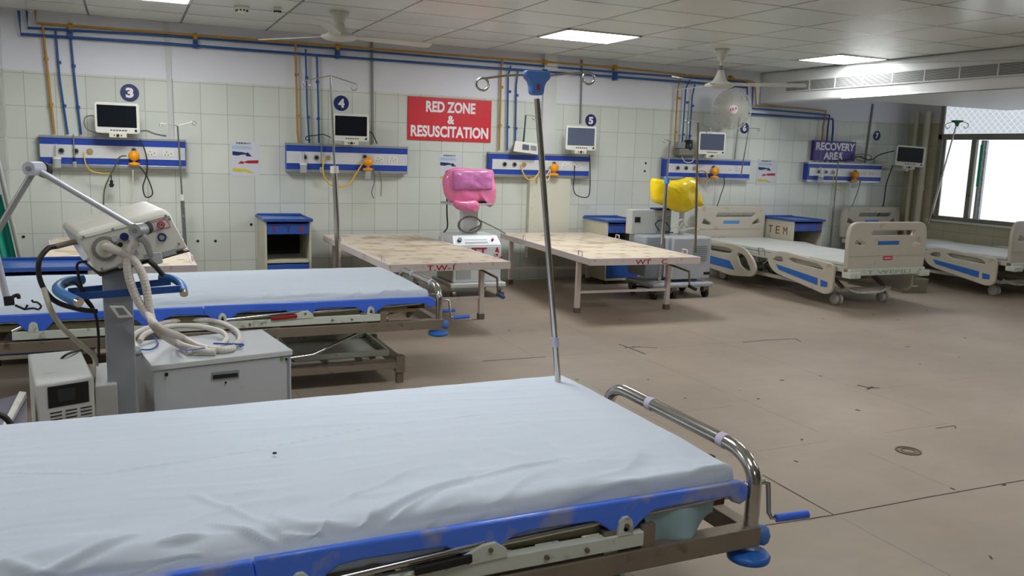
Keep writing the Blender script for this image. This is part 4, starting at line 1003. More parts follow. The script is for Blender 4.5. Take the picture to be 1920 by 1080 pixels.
def cloth_flap():
    # loose corner of the sheet hanging under the rail
    pts = []
    vs, fs = [], []
    n, m_ = 24, 10
    for i in range(n+1):
        for j in range(m_+1):
            u = i/n; v = j/m_
            a = Vector((-.31+.24*u, -.035+.014*sin(u*9)*(.3+v), .53-.125*v*(1-.6*u*u)-.012*sin(u*11)*v))
            a.x += .03*v*(1-u); vs.append(a)
    for i in range(n):
        for j in range(m_): a = i*(m_+1)+j; fs.append((a, a+1, a+m_+2, a+m_+1))
    o = MB().add(vs, fs, True).build('sheet_corner', TEALF); o.parent = shA; o.location = (0, 0, 0)
    s = o.modifiers.new('s', 'SOLIDIFY'); s.thickness = .003
    tag(o, 'loose teal grey corner of cloth')
cloth_flap()
MB().tube([(-.08, .02, .565), (-.10, .0, .545), (-.08, -.006, .54), (-.05, .0, .552)], .003, 6).build('bag_hook', CHROME, trA)
tag(MB().lathe([(0, 0), (.006, .001), (.006, .004), (0, .005)], (onz(515, 851, .627))).build('loose_button', DARK), 'tiny dark speck lying on the nearest sheet', 'button')

# tall drip pole on the near trolley
top = ony(1006, 168, 2.83); bot = ony(1045, 697, 2.83); dirn = (bot-top).normalized()
t = thing('drip_stand', 'tall chrome drip pole with blue hook head at the nearest trolley corner', 'drip stand', bot)
base = bot+dirn*((bot.z-.43)/(-dirn.z))
MB().tube([top.lerp(bot, .03), base], .0115, 16).build('pole', CHROME, t, 0, True)
j = top.lerp(bot, .885); MB().tube([j-dirn*.015, j+dirn*.02], .016, 14).build('tape', mat('lilac tape', (196, 190, 214), .5), t, 0, True)
j = top.lerp(bot, .84)
# blue T head
HB = mat('hook head blue', (84, 126, 196), .35, dirt=(60, 90, 170), dirt_amt=.2)
h0 = ony(1006, 150, 2.83)
pts = [(-.046, .026), (.046, .026), (.044, .010), (.028, -.004), (.021, -.022), (.019, -.048), (-.019, -.048), (-.021, -.022), (-.028, -.004), (-.044, .010)]
plate(rpoly(pts, .008, 3), [], .036, .006, HB, 'hook_head', t, lambda a, b, c: tuple(h0-bot+Vector((a, -c*1., b))))
text('R', h0+Vector((-.006, -.0195, -.038)), (1, 0, 0), (0, 0, 1), .014, .024, RED, 'lettering', t, True, .02)
for s, e, yy in ((-1, (905, 158), 0), (1, (1104, 147), 0)):
    c0 = ony(e[0], e[1], 2.83); R_ = .021
    a0 = h0+Vector((s*.035, 0, .016))
    st = c0+Vector((0, 0, R_))
    pts_ = [a0, a0.lerp(st, .5)+Vector((0, 0, .003)), st-Vector((s*.01, 0, 0))]
    for k in range(0, 17): a_ = pi/2-s*k*2*pi*.92/16*(1); pts_.append(c0+Vector((cos(a_)*R_*1.15, .004*k/16, sin(a_)*R_)))
    MB().tube(pts_, .0042, 8).build('hook', CHROME, t, 0, True)

# ================================================================== WARD BEDS WITH PLASTIC BOARDS
def ward_bed(lab, cx, y0, y1, w, red=True):
    t = thing('ward_bed', lab, 'bed', (cx, y0, 0), 0, 'ward beds with moulded plastic boards')
    a = w/2; L_ = y1-y0
    def board(yy, nm, zb, zt, s, sticker):
        o_ = rpoly([(-a, zb), (a, zb), (a+.01, zt-.12), (a-.03, zt), (-a+.03, zt), (-a-.01, zt-.12)], [.02, .02, .06, .09, .09, .06], 5)
        hl = [rpoly([(-a+.30, zt-.065), (a-.14, zt-.065), (a-.17, zt-.14), (-a+.27, zt-.14)], .03, 4)]
        hl += [rpoly([(-a+.055, zt-.22), (-a+.09, zt-.13), (-a+.22, zt-.2), (-a+.22, zt-.245)], .02, 4), rpoly([(a-.055, zt-.22), (a-.09, zt-.13), (a-.2, zt-.2), (a-.2, zt-.245)], .02, 4)]
        p = plate(o_, hl, .05, .012, BEIGE, nm, t, lambda x, z, c: (x, yy+c, z))
        sk = MB().box(-.15, .15, yy-.028, yy-.024, zt-.225, zt-.185) if s else MB().box(-.13, .13, yy-.028, yy-.024, zt-.215, zt-.175)
        sk.build('blue_sticker', SKYB if not s else BEDB, p)
        MB().box(-a+.01, a-.01, yy-.031, yy-.0255, zb+.13, zb+.136).build('moulding', BEIGE, p)
        if sticker:
            q = MB().box(-.055, .075, yy-.028, yy-.024, zb+.085, zb+.125).build('red_label', mat('red label', (190, 30, 48), .4), p)
            text('CENTRE', (-.04, yy-.0285, zb+.097), (1, 0, 0), (0, 0, 1), .1, .016, WHITEL, 'lettering', q, False, .01)
        return p
    board(0, 'footboard', .43, .90, True, red)
    board(L_-.03, 'headboard', .47, .885, False, False)
    # deck in four sections
    ys = [.06, .55, 1.0, 1.32, L_-.08]
    DK = mat('white deck plate', (200, 202, 198), .4)
    for i in range(4): MB().box(-a+.04, a-.04, ys[i]+.008, ys[i+1]-.008, .455, .49).build('deck_panel', DK, t, .008)
    MB().box(-a+.02, -a+.06, .04, L_-.04, .39, .45).box(a-.06, a-.02, .04, L_-.04, .39, .45).box(-a+.06, a-.06, .04, .1, .39, .44).box(-a+.06, a-.06, L_-.12, L_-.06, .39, .44).build('deck_frame', mat('cream frame paint', (196, 192, 180), .45), t, .004)
    fr = MB().box(-a-.0, a+.0, -.06, -.02, .36, .435).box(-a-.03, -a+.12, -.10, .02, .34, .40).box(a-.12, a+.03, -.10, .02, .34, .40)
    fr.build('foot_rail', PAINTW, t, .01)
    text('T WEMU', (-.3, -.0615, .375), (1, 0, 0), (0, 0, 1), .62, .04, mat('faint green paint', (132, 164, 140), .5), 'lettering', t, False, .0)
    # base frame
    MB().box(-.36, -.32, .2, L_-.3, .15, .19).box(.32, .36, .2, L_-.3, .15, .19).box(-.36, .36, .2, .24, .15, .19).box(-.36, .36, L_-.34, L_-.3, .15, .19).build('base_frame', mat('cream frame paint', (196, 192, 180), .45), t, .004)
    for sx in (-.3, .3):
        MB().beam((sx, .25, .19), (sx, .6, .40), .04, .03).build('lift_arm', STEELB, t)
        MB().beam((sx, L_-.8, .40), (sx, L_-.4, .19), .04, .03).build('lift_arm', STEELB, t)
    MB().tube([(-.3, .5, .33), (.3, .5, .33)], .02).box(-.1, .1, .3, .9, .27, .34).build('lift_motor', STEELB, t)
    MB().tube(spl([(-.3, .22, .2), (-.2, .16, .15), (0, .14, .14), (.2, .16, .15), (.3, .22, .19)], 4), .012).build('brake_bar', PAINTW, t)
    for sx in (-1, 1):
        for yy in (.3, L_-.4):
            x = sx*.34
            c = MB().tube([(x, yy, .17), (x, yy, .12)], .025).build('castor', GREYD, t)
            for d in (-.03, .03):
                MB().lathe([(0, -.014), (.03, -.014), (.034, -.012), (.056, -.012), (.06, -.005), (.06, .005), (.056, .012), (.034, .012), (.03, .014), (0, .014)], (x+d, yy-.02, .06), (1, 0, 0)).build('wheel', mat('pale grey wheel', (170, 168, 160), .5), c)
    # side rails both sides: two panels each
    for sx in (-1, 1):
        X = sx*(a+.03)
        o1 = rpoly([(.12, .185), (.20, .14), (1.02, .27), (1.13, .40), (1.02, .485), (.88, .50), (.12, .455)], [.04, .06, .1, .06, .1, .08, .06], 6)
        h1 = [rpoly([(.26, .375), (.72, .39), (.80, .43), (.74, .468), (.34, .448), (.25, .41)], .04, 5), rpoly([(.86, .385), (1.0, .375), (1.05, .40), (.98, .45), (.87, .455)], .03, 5)]
        p = plate(o1, h1, .035, .012, BEIGE, 'side_rail', t, lambda u, z, c: (X+c, u, z))
        MB().poly([(X+sx*.019, .32, .215), (X+sx*.019, .92, .30), (X+sx*.019, .97, .355), (X+sx*.019, .32, .29)], (sx*.002, 0, 0)).build('blue_panel', BEDB, p)
        MB().poly([(X+sx*.019, .18, .215), (X+sx*.019, .27, .21), (X+sx*.019, .28, .28), (X+sx*.019, .18, .27)], (sx*.002, 0, 0)).build('blue_panel', BEDB, p)
        o2 = rpoly([(1.30, .24), (1.36, .16), (1.75, .12), (2.3, .17), (2.32, .46), (1.75, .49), (1.52, .46), (1.36, .34)], [.05, .06, .1, .05, .04, .1, .1, .08], 6)
        h2 = [rpoly([(1.37, .21), (1.45, .19), (1.60, .25), (1.68, .38), (1.62, .42), (1.5, .38)], .04, 5), rpoly([(1.80, .36), (2.2, .36), (2.2, .44), (1.85, .45), (1.72, .42)], .03, 5)]
        p = plate(o2, h2, .035, .012, BEIGE, 'side_rail', t, lambda u, z, c: (X+c, u, z))
        MB().poly([(X+sx*.019, 1.68, .19), (X+sx*.019, 2.28, .21), (X+sx*.019, 2.28, .31), (X+sx*.019, 1.78, .29)], (sx*.002, 0, 0)).build('blue_panel', BEDB, p)
    MB().tube([(-a+.0, 1.22, .42), (-a-.02, 1.22, .50), (-a-.02, 1.32, .50), (-a+.0, 1.32, .42)], .006, 6).tube([(-a, 1.16, .40), (-a-.03, 1.15, .36), (-a-.03, 1.2, .33)], .007, 6).build('rail_latch', GREYD, t)
    return t
ward_bed('moulded plastic ward bed in front of the cabinet marked TEM', 7.22, 6.42, 9.0, 1.08)
ward_bed('moulded plastic ward bed by the window at the right edge', 9.72, 6.42, 9.0, 1.08, False)

# bin and motor lump on the floor between the beds
c = onz(1715, 549); t = thing('waste_box', 'grey brown open box on the floor between the two ward beds', 'box', (c.x, c.y+.1, 0), radians(-15))
GB = mat('grey brown plastic', (128, 124, 106), .5)
bx = MB(); w2, d2, hh = .17, .12, .17
bx.hexa([(-w2*.9, -d2, 0), (w2*.9, -d2, 0), (w2, -d2-.01, hh), (-w2, -d2-.01, hh)], [(-w2*.9, -d2+.01, 0), (w2*.9, -d2+.01, 0), (w2, -d2, hh), (-w2, -d2, hh)])
bx.hexa([(-w2*.9, d2-.01, 0), (w2*.9, d2-.01, 0), (w2, d2, hh), (-w2, d2, hh)], [(-w2*.9, d2, 0), (w2*.9, d2, 0), (w2, d2+.01, hh), (-w2, d2+.01, hh)])
for s in (-1, 1): bx.hexa([(s*w2*.9, -d2, 0), (s*w2*.9, d2, 0), (s*w2, d2, hh), (s*w2, -d2, hh)], [(s*(w2*.9-.01), -d2, 0), (s*(w2*.9-.01), d2, 0), (s*(w2-.01), d2, hh), (s*(w2-.01), -d2, hh)])
bx.box(-w2*.9, w2*.9, -d2, d2, 0, .01); bx.build('tub', GB, t, .004)
MB().box(-.04, .03, -d2-.014, -d2-.008, .08, .095).build('sticker', PAPER, t)
c = onz(1683, 538); t = thing('floor_pedestal', 'dull brown box with a round blue mark beside the first ward bed', 'box', (8.45, 7.75, 0))
MB().box(-.18, .2, -.15, .15, 0, .22).build('case', mat('dull brown plastic', (112, 102, 84), .6), t, .01)
MB().cyl((.02, -.157, .11), (.02, -.15, .11), .05).build('blue_mark', NAVY, t)

# ================================================================== MACHINE WITH PINK BAG
t = thing('oxygen_machine', 'white machine trolley with red painted letters under the pink bag', 'machine', (3.3, 8.05, 0))
MW = mat('glossy machine white', (214, 218, 220), .3, coat=.2)
XA, XB, Y0 = ony(850, 460, 8.05).x, ony(941, 460, 8.05).x, 8.05
ZT = ony(880, 440, 8.2).z
MB().box(XA, XB, Y0, Y0+.5, .16, ZT-.10).build('cabinet', MW, t, .015, True)
MB().hexa([(XA, Y0, ZT-.10), (XB, Y0, ZT-.10), (XB, Y0+.5, ZT-.10), (XA, Y0+.5, ZT-.10)], [(XA+.02, Y0+.09, ZT), (XB-.02, Y0+.09, ZT), (XB-.02, Y0+.48, ZT), (XA+.02, Y0+.48, ZT)]).build('console', MW, t, .01, True)
cs = lambda u, v, o=.003: Vector((XA+(XB-XA)*u, Y0+.09*v-o, ZT-.10+.10*v+o*.8))
MB().poly([cs(.05, .12), cs(.95, .12), cs(.93, .9), cs(.07, .9)], (0, .002, 0)).build('fascia', mat('fascia pale', (196, 202, 210), .35), t, 0, True)
MB().poly([cs(.25, .2, .005), cs(.72, .2, .005), cs(.72, .34, .005), cs(.25, .34, .005)], (0, .002, 0)).poly([cs(.25, .5, .005), cs(.72, .5, .005), cs(.72, .56, .005), cs(.25, .56, .005)], (0, .002, 0)).build('gauge_strip', GREYD, t, 0, True)
MB().cyl(cs(.15, .5, .0), cs(.15, .5, .022), .022).build('dial', DARK, t, 0, True)
MB().cyl(cs(.83, .5, .0), cs(.83, .5, .018), .013).build('red_button', RED, t, 0, True)
text('TT', (XA+.2, Y0-.0035, ZT-.20), (1, 0, 0), (0, 0, 1), .17, .08, RED, 'lettering', t, True, .02)
text('A.', (XA+.44, Y0-.0035, ZT-.24), (1, 0, 0), (0, 0, 1), .11, .12, RED, 'lettering', t, True, .02)
MB().box(XA+.04, XA+.2, Y0-.004, Y0, .2, .42).build('side_panel', GREYP, t, .002, True)
MB().box(XA-.04, XB+.04, Y0-.05, Y0+.55, .11, .16).build('plinth', MW, t, .012, True)
for x in (XA, XB):
    for y in (Y0+.0, Y0+.5):
        c_ = MB().tube([(x, y, .115), (x, y, .07)], .022).build('castor', IVORY, t, 0, True)
        MB().cyl((x-.018, y-.02, .042), (x+.018, y-.02, .042), .042).build('wheel', STEELB, c_, 0, True)
PX0 = ony(864, 420, 8.35).x; PX1 = ony(893, 420, 8.35).x
MB().box(PX0, PX1, 8.3, 8.4, ZT-.02, ony(880, 380, 8.35).z).build('column', MW, t, .01, True)
ZS = ony(880, 381, 8.25).z
MB().box(ony(838, 380, 8.2).x, ony(918, 380, 8.2).x, 8.1, 8.4, ZS-.01, ZS+.008).build('shelf', GREYP, t, .004, True)
# cable coil on top
cable([onz(872, 436, ZT+.01)]+[Vector((3.25+.12*cos(a_*.7)*1.05, 8.25+.02*sin(a_), ZT+.10+.085*sin(a_*.7))) for a_ in range(0, 20)]+[Vector((3.37, 8.23, ZT+.14)), Vector((3.54, 8.2, ZT+.06)), Vector((3.62, 8.15, ZT+.01))], .007, CABLEG, 'cable_coil', 'grey cable coiled on top of the white machine')
cable([ony(838, 372, 8.4), ony(838, 400, 8.4), ony(839, 425, 8.4), ony(832, 436, 8.4)], .008, CABLE, 'power_cord', 'black cable hanging left below the pink bag')

def puff(outline, y, thick, m, name, parent, amp=.012, seed=1, rings=9, wr=9., world=True, back=True):
    """pillow shaped bag from an outline of 3-D points in a plane of constant y"""
    pts = [Vector(p) for p in outline]; N_ = len(pts); c = sum(pts, Vector())/N_
    mb = MB(); vs = []; 
    seq = [(k/rings, -1) for k in range(0, rings+1)] + [((rings-k)/rings, 1) for k in range(1, rings+1)]
    for (s, sg) in seq:
        dpt = thick*(max(0, 1-s**3.2))**.5
        for p in pts:
            q = c+(p-c)*max(s, .001); q = q+Vector((0, sg*dpt, 0))
            nn = noise.noise(Vector((q.x*wr, q.y*wr*.5+seed, q.z*wr)))*amp+abs(noise.noise(Vector((q.x*wr*2.2+q.z*12, seed, q.z*wr*.9))))*amp*.8
            d = (q-c); d = d.normalized() if d.length > 1e-5 else Vector((0, 1, 0))
            q = q+d*nn*(.4+.6*s)+Vector((0, sg*nn, 0)); vs.append(q)
    fs = []
    for i in range(len(seq)-1):
        for k in range(N_): l = (k+1) % N_; fs.append((i*N_+k, i*N_+l, (i+1)*N_+l, (i+1)*N_+k))
    mb.add(vs, fs, True); return mb.build(name, m, parent, 0, world)
def dense(pts, n=5): return spl(pts, n, True)
yb = 8.2
t = thing('bagged_monitor', 'pink plastic bag wrapped around a monitor on the white machine', 'bagged monitor', ony(880, 380, yb))
MB().hexa([ony(846, 375, yb-.05), ony(918, 378, yb-.05), ony(922, 322, yb-.05), ony(846, 320, yb-.05)], [ony(842, 375, yb+.16), ony(912, 378, yb+.16), ony(916, 322, yb+.16), ony(842, 320, yb+.16)]).build('monitor_body', GREYP, t, .02, True)
puff(dense([ony(*p, yb) for p in ((843, 318), (862, 315.5), (890, 317), (918, 318), (925, 326), (929, 350), (927, 375), (918, 388), (905, 378), (880, 384), (862, 394), (850, 386), (838, 372), (830, 350), (832, 330))]), yb, .10, PINKB, 'bag', t, .011, 3, 11, 9)
puff(dense([ony(*p, yb-.1) for p in ((850, 320), (868, 319.5), (900, 319.5), (920, 320), (922.5, 336), (921, 355), (900, 356), (868, 356), (851, 356), (849, 337))]), yb-.1, .018, PINKD, 'window_film', t, .008, 5, 8, 14)
puff(dense([ony(*p, yb-.1) for p in ((852, 376), (870, 378), (890, 376), (898, 384), (896, 397), (882, 398), (862, 392), (852, 384))]), yb-.1, .03, PINKB, 'loose_tail', t, .012, 7, 7, 12)

# ================================================================== GREY MACHINE WITH YELLOW BAG
GX0, GX1 = ony(1262, 470, 7.5).x, ony(1334, 470, 7.5).x; GY = 7.5
gz1 = ony(1300, 445, 7.5).z
t = thing('dialysis_machine', 'grey medical machine on castors under the yellow bag', 'machine', ((GX0+GX1)/2, GY, 0))
LG = mat('light blue grey shell', (182, 188, 194), .35, coat=.1)
MB().box(GX0, GX1, GY, GY+.45, .20, gz1).build('cabinet', LG, t, .02, True)
MB().box(GX0-.25, GX0-.005, GY+.15, GY+.5, .22, gz1+.0).build('side_cabinet', mat('cooler grey shell', (150, 158, 166), .4), t, .015, True)
MB().box(GX0-.30, GX0+.22, GY+.38, GY+.5, gz1, gz1+.27).build('rear_panel', mat('rear panel grey', (178, 182, 180), .45), t, .01, True)
MB().box(GX0-.26, GX0-.19, GY+.375, GY+.38, gz1+.13, gz1+.19).build('switch', DARK, t, 0, True)
MB().box(GX0+.02, GX0+.2, GY+.36, GY+.38, gz1+.02, gz1+.2).build('slot_panel', GREYD, t, .003, True)
MB().box(GX0-.02, GX0+.24, GY+.32, GY+.46, gz1+.27, gz1+.29).build('handle', NAVY, t, .004, True)
v = MB()
for k in range(8): z = gz1-.10-k*.022; v.box(GX0+.26, GX1-.06, GY-.004, GY+.002, z-.005, z+.005)
v.build('vent_slot', GREYD, t, 0, True)
MB().box(GX0+.42, GX0+.5, GY-.005, GY, .245, .275).build('power_inlet', DARK, t, 0, True)
MB().box(GX0-.27, GX1+.02, GY-.06, GY+.5, .12, .17).build('plinth', mat('plinth grey', (168, 174, 182), .4), t, .02, True)
for x in (GX0+.02, GX1-.06, GX0-.22):
    for y in (GY+.0, GY+.42):
        c_ = MB().box(x-.035, x+.035, y-.035, y+.035, .06, .125).build('castor', STEELB, t, .004, True)
        MB().cyl((x-.02, y-.01, .045), (x+.02, y-.01, .045), .045).build('wheel', DARK, c_, 0, True)
# display head under the bag with its neck
MB().tube([(GX0+.30, GY+.3, gz1-.02), (GX0+.30, GY+.3, gz1+.35)], .03).build('neck', LG, t, 0, True)
yb = 7.75
t = thing('bagged_monitor', 'yellow plastic bag tied over a machine head between two drip poles', 'bagged monitor', ony(1268, 370, yb))
MB().hexa([ony(1232, 375, yb-.04), ony(1308, 382, yb-.04), ony(1306, 345, yb-.04), ony(1232, 345, yb-.04)], [ony(1232, 375, yb+.05), ony(1308, 382, yb+.05), ony(1306, 345, yb+.05), ony(1232, 345, yb+.05)]).build('machine_head', GREYP, t, .01, True)
puff(dense([ony(*p, yb) for p in ((1220, 338), (1226, 334), (1240, 337), (1262, 338), (1280, 335), (1292, 331), (1305, 338), (1308, 355), (1318, 378), (1316, 386), (1302, 390), (1286, 398), (1272, 398), (1256, 392), (1240, 384), (1224, 377), (1219, 360))]), yb, .09, YELB, 'bag', t, .014, 13, 11, 9)
cable([ony(1268, 420, 7.6), ony(1278, 412, 7.6), ony(1285, 425, 7.6), ony(1272, 432, 7.6), ony(1280, 418, 7.6), ony(1292, 430, 7.6), ony(1276, 434, 7.6), ony(1300, 428, 7.58), ony(1312, 434, 7.56)], .009, HOSE, 'cable_coil', 'white cable heaped on top of the grey machine')
cable([ony(1236, 433, 7.75), ony(1229, 420, 7.75), ony(1238, 413, 7.75), ony(1250, 418, 7.75), ony(1256, 432, 7.7), ony(1240, 435, 7.7), ony(1262, 436, 7.7)], .007, CABLE, 'cable_coil', 'black cable curled behind the chrome drip pole at the grey machine')
# low stool frame beside it
t = thing('metal_footstep', 'low rusty metal frame on the floor under the second plain bed', 'step', (5.35, 7.4, 0))
p_ = [onz(1184, 536, .06), onz(1255, 541, .06), onz(1270, 527, .06), onz(1200, 524, .06)]
f_ = MB()
for a_, b_ in zip(p_, p_[1:]+p_[:1]): f_.beam(a_, b_, .025, .025)
f_.build('frame', STEELB, t, .002, True)
for a_ in p_: MB().beam(Vector((a_.x, a_.y, 0)), Vector((a_.x, a_.y, .05)), .025, .025, (0, 1, 0)).build('leg', STEELB, t, 0, True)

# ================================================================== VENTILATOR ON COLUMN
VY = 3.95
cx0, cx1 = ony(203, 700, VY).x, ony(256, 700, VY).x; ct = ony(222, 505, VY).z
t = thing('ventilator', 'off white ventilator tilted on a grey column with blue handle ring', 'ventilator', ((cx0+cx1)/2, VY, 0))
cxl, cxr = ony(190, 510, VY).x+.0, ony(247, 510, VY).x
MB().hexa([(cx0, VY, .06), (cx1, VY, .06), (cx1, VY+.12, .06), (cx0, VY+.12, .06)], [(cxl, VY, ct), (cxr, VY, ct), (cxr, VY+.12, ct), (cxl, VY+.12, ct)]).build('column', COLG, t, .006, True)
MB().box(cx0-.015, cx1+.03, VY-.14, VY+.14, .04, .08).build('base_plate', GREYD, t, .01, True)
for x in (cx0+.01, cx1+.0):
    for y in (VY-.11, VY+.11): MB().cyl((x-.015, y, .025), (x+.015, y, .025), .025).build('castor', DARK, t, 0, True)
dv = Vector((-.075, .33, .015))
TL, TR, BR, BL = ony(140, 437, VY-.06), ony(316, 391, VY-.06), ony(355, 469, VY-.06), ony(186, 516, VY-.06)
TL2, TR2 = TL+(TL-BL)*.0, TR+(TR-BR)*.0
bd = MB().hexa([BL, BR, TR, TL], [BL+dv, BR+dv, TR+dv+(TR-BR)*.02, TL+dv+(TL-BL)*.02]).build('shell', VENTW, t, .028, True, 4)
fu = (TR-TL); fv = (TL-BL)
FP = lambda u, v, o=.004: BL+(BR-BL)*u+(TL-BL)*v+Vector((0, -o, 0))
fn_ = lambda pts, o=.004: [FP(u, v, o) for u, v in pts]
MB().poly(fn_([(.02, .09), (.985, .09), (.985, .84), (.02, .84)], .003), (0, .002, 0)).build('front_panel', mat('front panel ivory', (212, 209, 196), .35), t, 0, True)
MB().poly(fn_([(.015, .075), (.99, .075), (.99, .09), (.015, .09)], .0045), (0, .002, 0)).poly(fn_([(.015, .84), (.99, .84), (.99, .85), (.015, .85)], .0045), (0, .002, 0)).build('panel_groove', GREYD, t, 0, True)
MB().hexa([FP(.0, -.035, .002), FP(1, -.035, .002), FP(1, .0, .002), FP(0, .0, .002)], [FP(.0, -.035, .0)+dv, FP(1, -.035, 0)+dv, FP(1, .0, .0)+dv, FP(0, .0, 0)+dv]).build('base_trim', mat('dark base trim', (52, 40, 34), .5), t, .003, True)
def fdisc(u, v, r, m, nm, h=.006, par=None):
    c_ = FP(u, v, .004); return MB().cyl(c_, c_-Vector((0, h, 0)), r, seg=28).build(nm, m, par or t, 0, True)
d_ = fdisc(.20, .52, .052, mat('dial ring grey', (128, 128, 122), .4), 'port_dial', .008)
fdisc(.20, .52, .036, mat('dial centre', (196, 192, 178), .4), 'port_collar', .02, d_)
fdisc(.44, .66, .017, NAVY, 'blue_badge', .004)
MB().torus(FP(.80, .44, .006), .015, .004, (0, 1, 0), 20, 6).build('blue_seal', NAVY, t, 0, True)
MB().poly(fn_([(.658, .605), (.937, .605), (.937, .805), (.658, .805)], .0048), (0, .001, 0)).build('label_border', mat('faded red border', (176, 70, 74), .5), t, 0, True)
lb = MB().poly(fn_([(.665, .62), (.93, .62), (.93, .79), (.665, .79)], .0055), (0, .002, 0)).build('red_edged_label', mat('pale label', (206, 196, 194), .5), t, 0, True)
MB().poly(fn_([(.675, .64), (.76, .64), (.76, .77), (.675, .77)], .0065), (0, .001, 0)).build('barcode', INK, lb, 0, True)
MB().torus(FP(.855, .705, .008), .014, .0022, (0, 1, 0), 20, 6).build('red_ring', RED, lb, 0, True)
text('74', FP(.83, .665, .008), (BR-BL), (TL-BL), .016, .015, RED, 'lettering', lb, True, .01)
MB().poly(fn_([(.22, .02), (.42, .02), (.42, .12), (.22, .12)], .0055), (0, .002, 0)).poly(fn_([(.60, .0), (.86, .0), (.86, .12), (.60, .12)], .0055), (0, .002, 0)).build('catch_plate', mat('catch grey', (172, 174, 172), .35, .4), t, 0, True)
sc = MB()
for u, v in ((.06, .87), (.37, .87), (.95, .87), (.97, .78), (.08, .42), (.06, .12), (.33, .55), (.93, .2), (.53, .42), (.1, .6)): c_ = FP(u, v, .003); sc.cyl(c_, c_-Vector((0, .006, 0)), .006, seg=10)
sc.build('screw', GREYD, t, 0, True)
fdisc(.345, .68, .014, GREYP, 'small_port', .016); fdisc(.36, .52, .010, DARK, 'knob', .012)
MB().poly([FP(.47, .2, .006), FP(.49, .2, .006), FP(.47, .62, .006), FP(.45, .62, .006)], (0, .002, 0)).build('flow_scale', mat('lilac scale', (150, 152, 196), .4), t, 0, True)
# connector on left flank and hose
pc = ony(132, 455, VY+.05)
MB().tube([pc+Vector((.06, 0, .01)), pc, ony(105, 462, VY+.05)], .012, 10).build('air_connector', STEEL, t, 0, True)
# handle ring : two blue flat bars with padded grips
ya, yb2 = VY-.05, VY+.12
g_ = MB().beam(ony(128, 547, yb2), ony(320, 528, yb2), .012, .03, (0, 0, 1)).beam(ony(140, 556, ya), ony(345, 541, ya), .012, .03, (0, 0, 1)).build('handle_bar', mat('handle bar blue', (26, 70, 140), .4), t, .002, True)
GRB = mat('padded grip blue', (64, 124, 186), .4)
MB().tube(spl([ony(155, 524, yb2+.05), ony(126, 528, yb2), ony(108, 540, (ya+yb2)/2), ony(118, 552, ya-.04), ony(146, 566, ya-.12)], 6), .022, 12).build('grip', GRB, g_, 0, True)
MB().tube(spl([ony(298, 518, yb2+.02), ony(322, 522, yb2), ony(340, 534, (ya+yb2)/2), ony(345, 548, ya-.08)], 6), .017, 12).build('grip', GRB, g_, 0, True)
MB().cyl(ony(144, 565, ya-.118), ony(150, 568, ya-.13), .020).build('grip_end', CHROME, g_, 0, True)
MB().cyl(ony(345, 547, ya-.078), ony(345, 552, ya-.09), .017).build('grip_end', CHROME, g_, 0, True)
# cup holder bracket
hb = [ony(*p, ya-.01) for p in ((205, 573), (232, 573), (250, 594), (222, 596))]
inn = [ony(*p, ya-.02) for p in ((216, 577), (230, 577), (240, 590), (224, 591))]
MB().poly(hb, (0, -.012, 0)).build('bracket_plate', WHITE, t, .003, True)
MB().poly(inn, (0, -.004, 0)).build('bracket_slot', GREYD, t, 0, True)
MB().poly([ony(*p, ya) for p in ((210, 606), (230, 607), (250, 596), (249, 626), (240, 622), (230, 610))], (0, -.01, 0)).build('gusset', COLG, t, 0, True)
# hinged support arm for the hoses
t = thing('hose_support_arm', 'jointed pale grey support arm rising left of the ventilator', 'support arm', ony(262, 430, VY-.12))
ARM = mat('pale lilac grey tube', (190, 192, 202), .3, .2)
j1 = ony(262, 431, VY-.16); j2 = ony(66, 316, VY-.16); j3 = ony(-14, 448, VY-.2); j4 = ony(14, 565, VY-.2)
MB().tube([j1, j2], .0125, 14).build('arm_tube', ARM, t, 0, True)
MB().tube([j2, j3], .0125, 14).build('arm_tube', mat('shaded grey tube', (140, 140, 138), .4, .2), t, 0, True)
MB().tube([j3, j4], .0125, 14).build('arm_tube', ARM, t, 0, True)
k1 = MB().cyl(j1+Vector((-.02, -.03, 0)), j1+Vector((.015, .03, 0)), .027, seg=24).build('joint', SILVER, t, 0, True)
MB().cyl(j1+Vector((-.022, -.034, 0)), j1+Vector((-.02, -.03, 0)), .010).build('joint_screw', GREYD, k1, 0, True)
MB().cyl(j1+Vector((.016, .03, 0)), j1+Vector((.03, .05, .005)), .028, seg=24).build('joint_knob', DARK, k1, 0, True)
k2 = MB().cyl(j2+Vector((-.02, -.03, 0)), j2+Vector((.015, .03, 0)), .027, seg=24).build('joint', ARM, t, 0, True)
MB().cyl(j2+Vector((-.022, -.034, 0)), j2+Vector((-.02, -.03, 0)), .010).build('joint_screw', GREYD, k2, 0, True)
MB().cyl(j2+Vector((.016, .03, 0)), j2+Vector((.03, .06, -.01)), .03, seg=24).build('joint_knob', DARK, k2, 0, True)
MB().tube([j1+Vector((0, 0, -.02)), ony(275, 455, VY-.14), ony(283, 478, VY-.1)], [.02, .016, .012], 12).build('swivel', SILVER, t, 0, True)
MB().poly([ony(*p, VY-.09) for p in ((268, 476), (302, 472), (306, 492), (294, 496), (282, 486), (270, 486))], (0, -.012, 0)).build('clamp_plate', GREYP, t, .003, True)
MB().tube([ony(278, 488, VY-.1), ony(292, 500, VY-.11), ony(306, 516, VY-.1)], .011, 8).build('clamp', DARK, t, 0, True)
q_ = MB().hexa([ony(6, 556, VY-.22), ony(26, 554, VY-.22), ony(28, 572, VY-.22), ony(8, 574, VY-.22)], [ony(6, 556, VY-.17), ony(26, 554, VY-.17), ony(28, 572, VY-.17), ony(8, 574, VY-.17)]).build('end_clamp', DARK, t, .004, True)
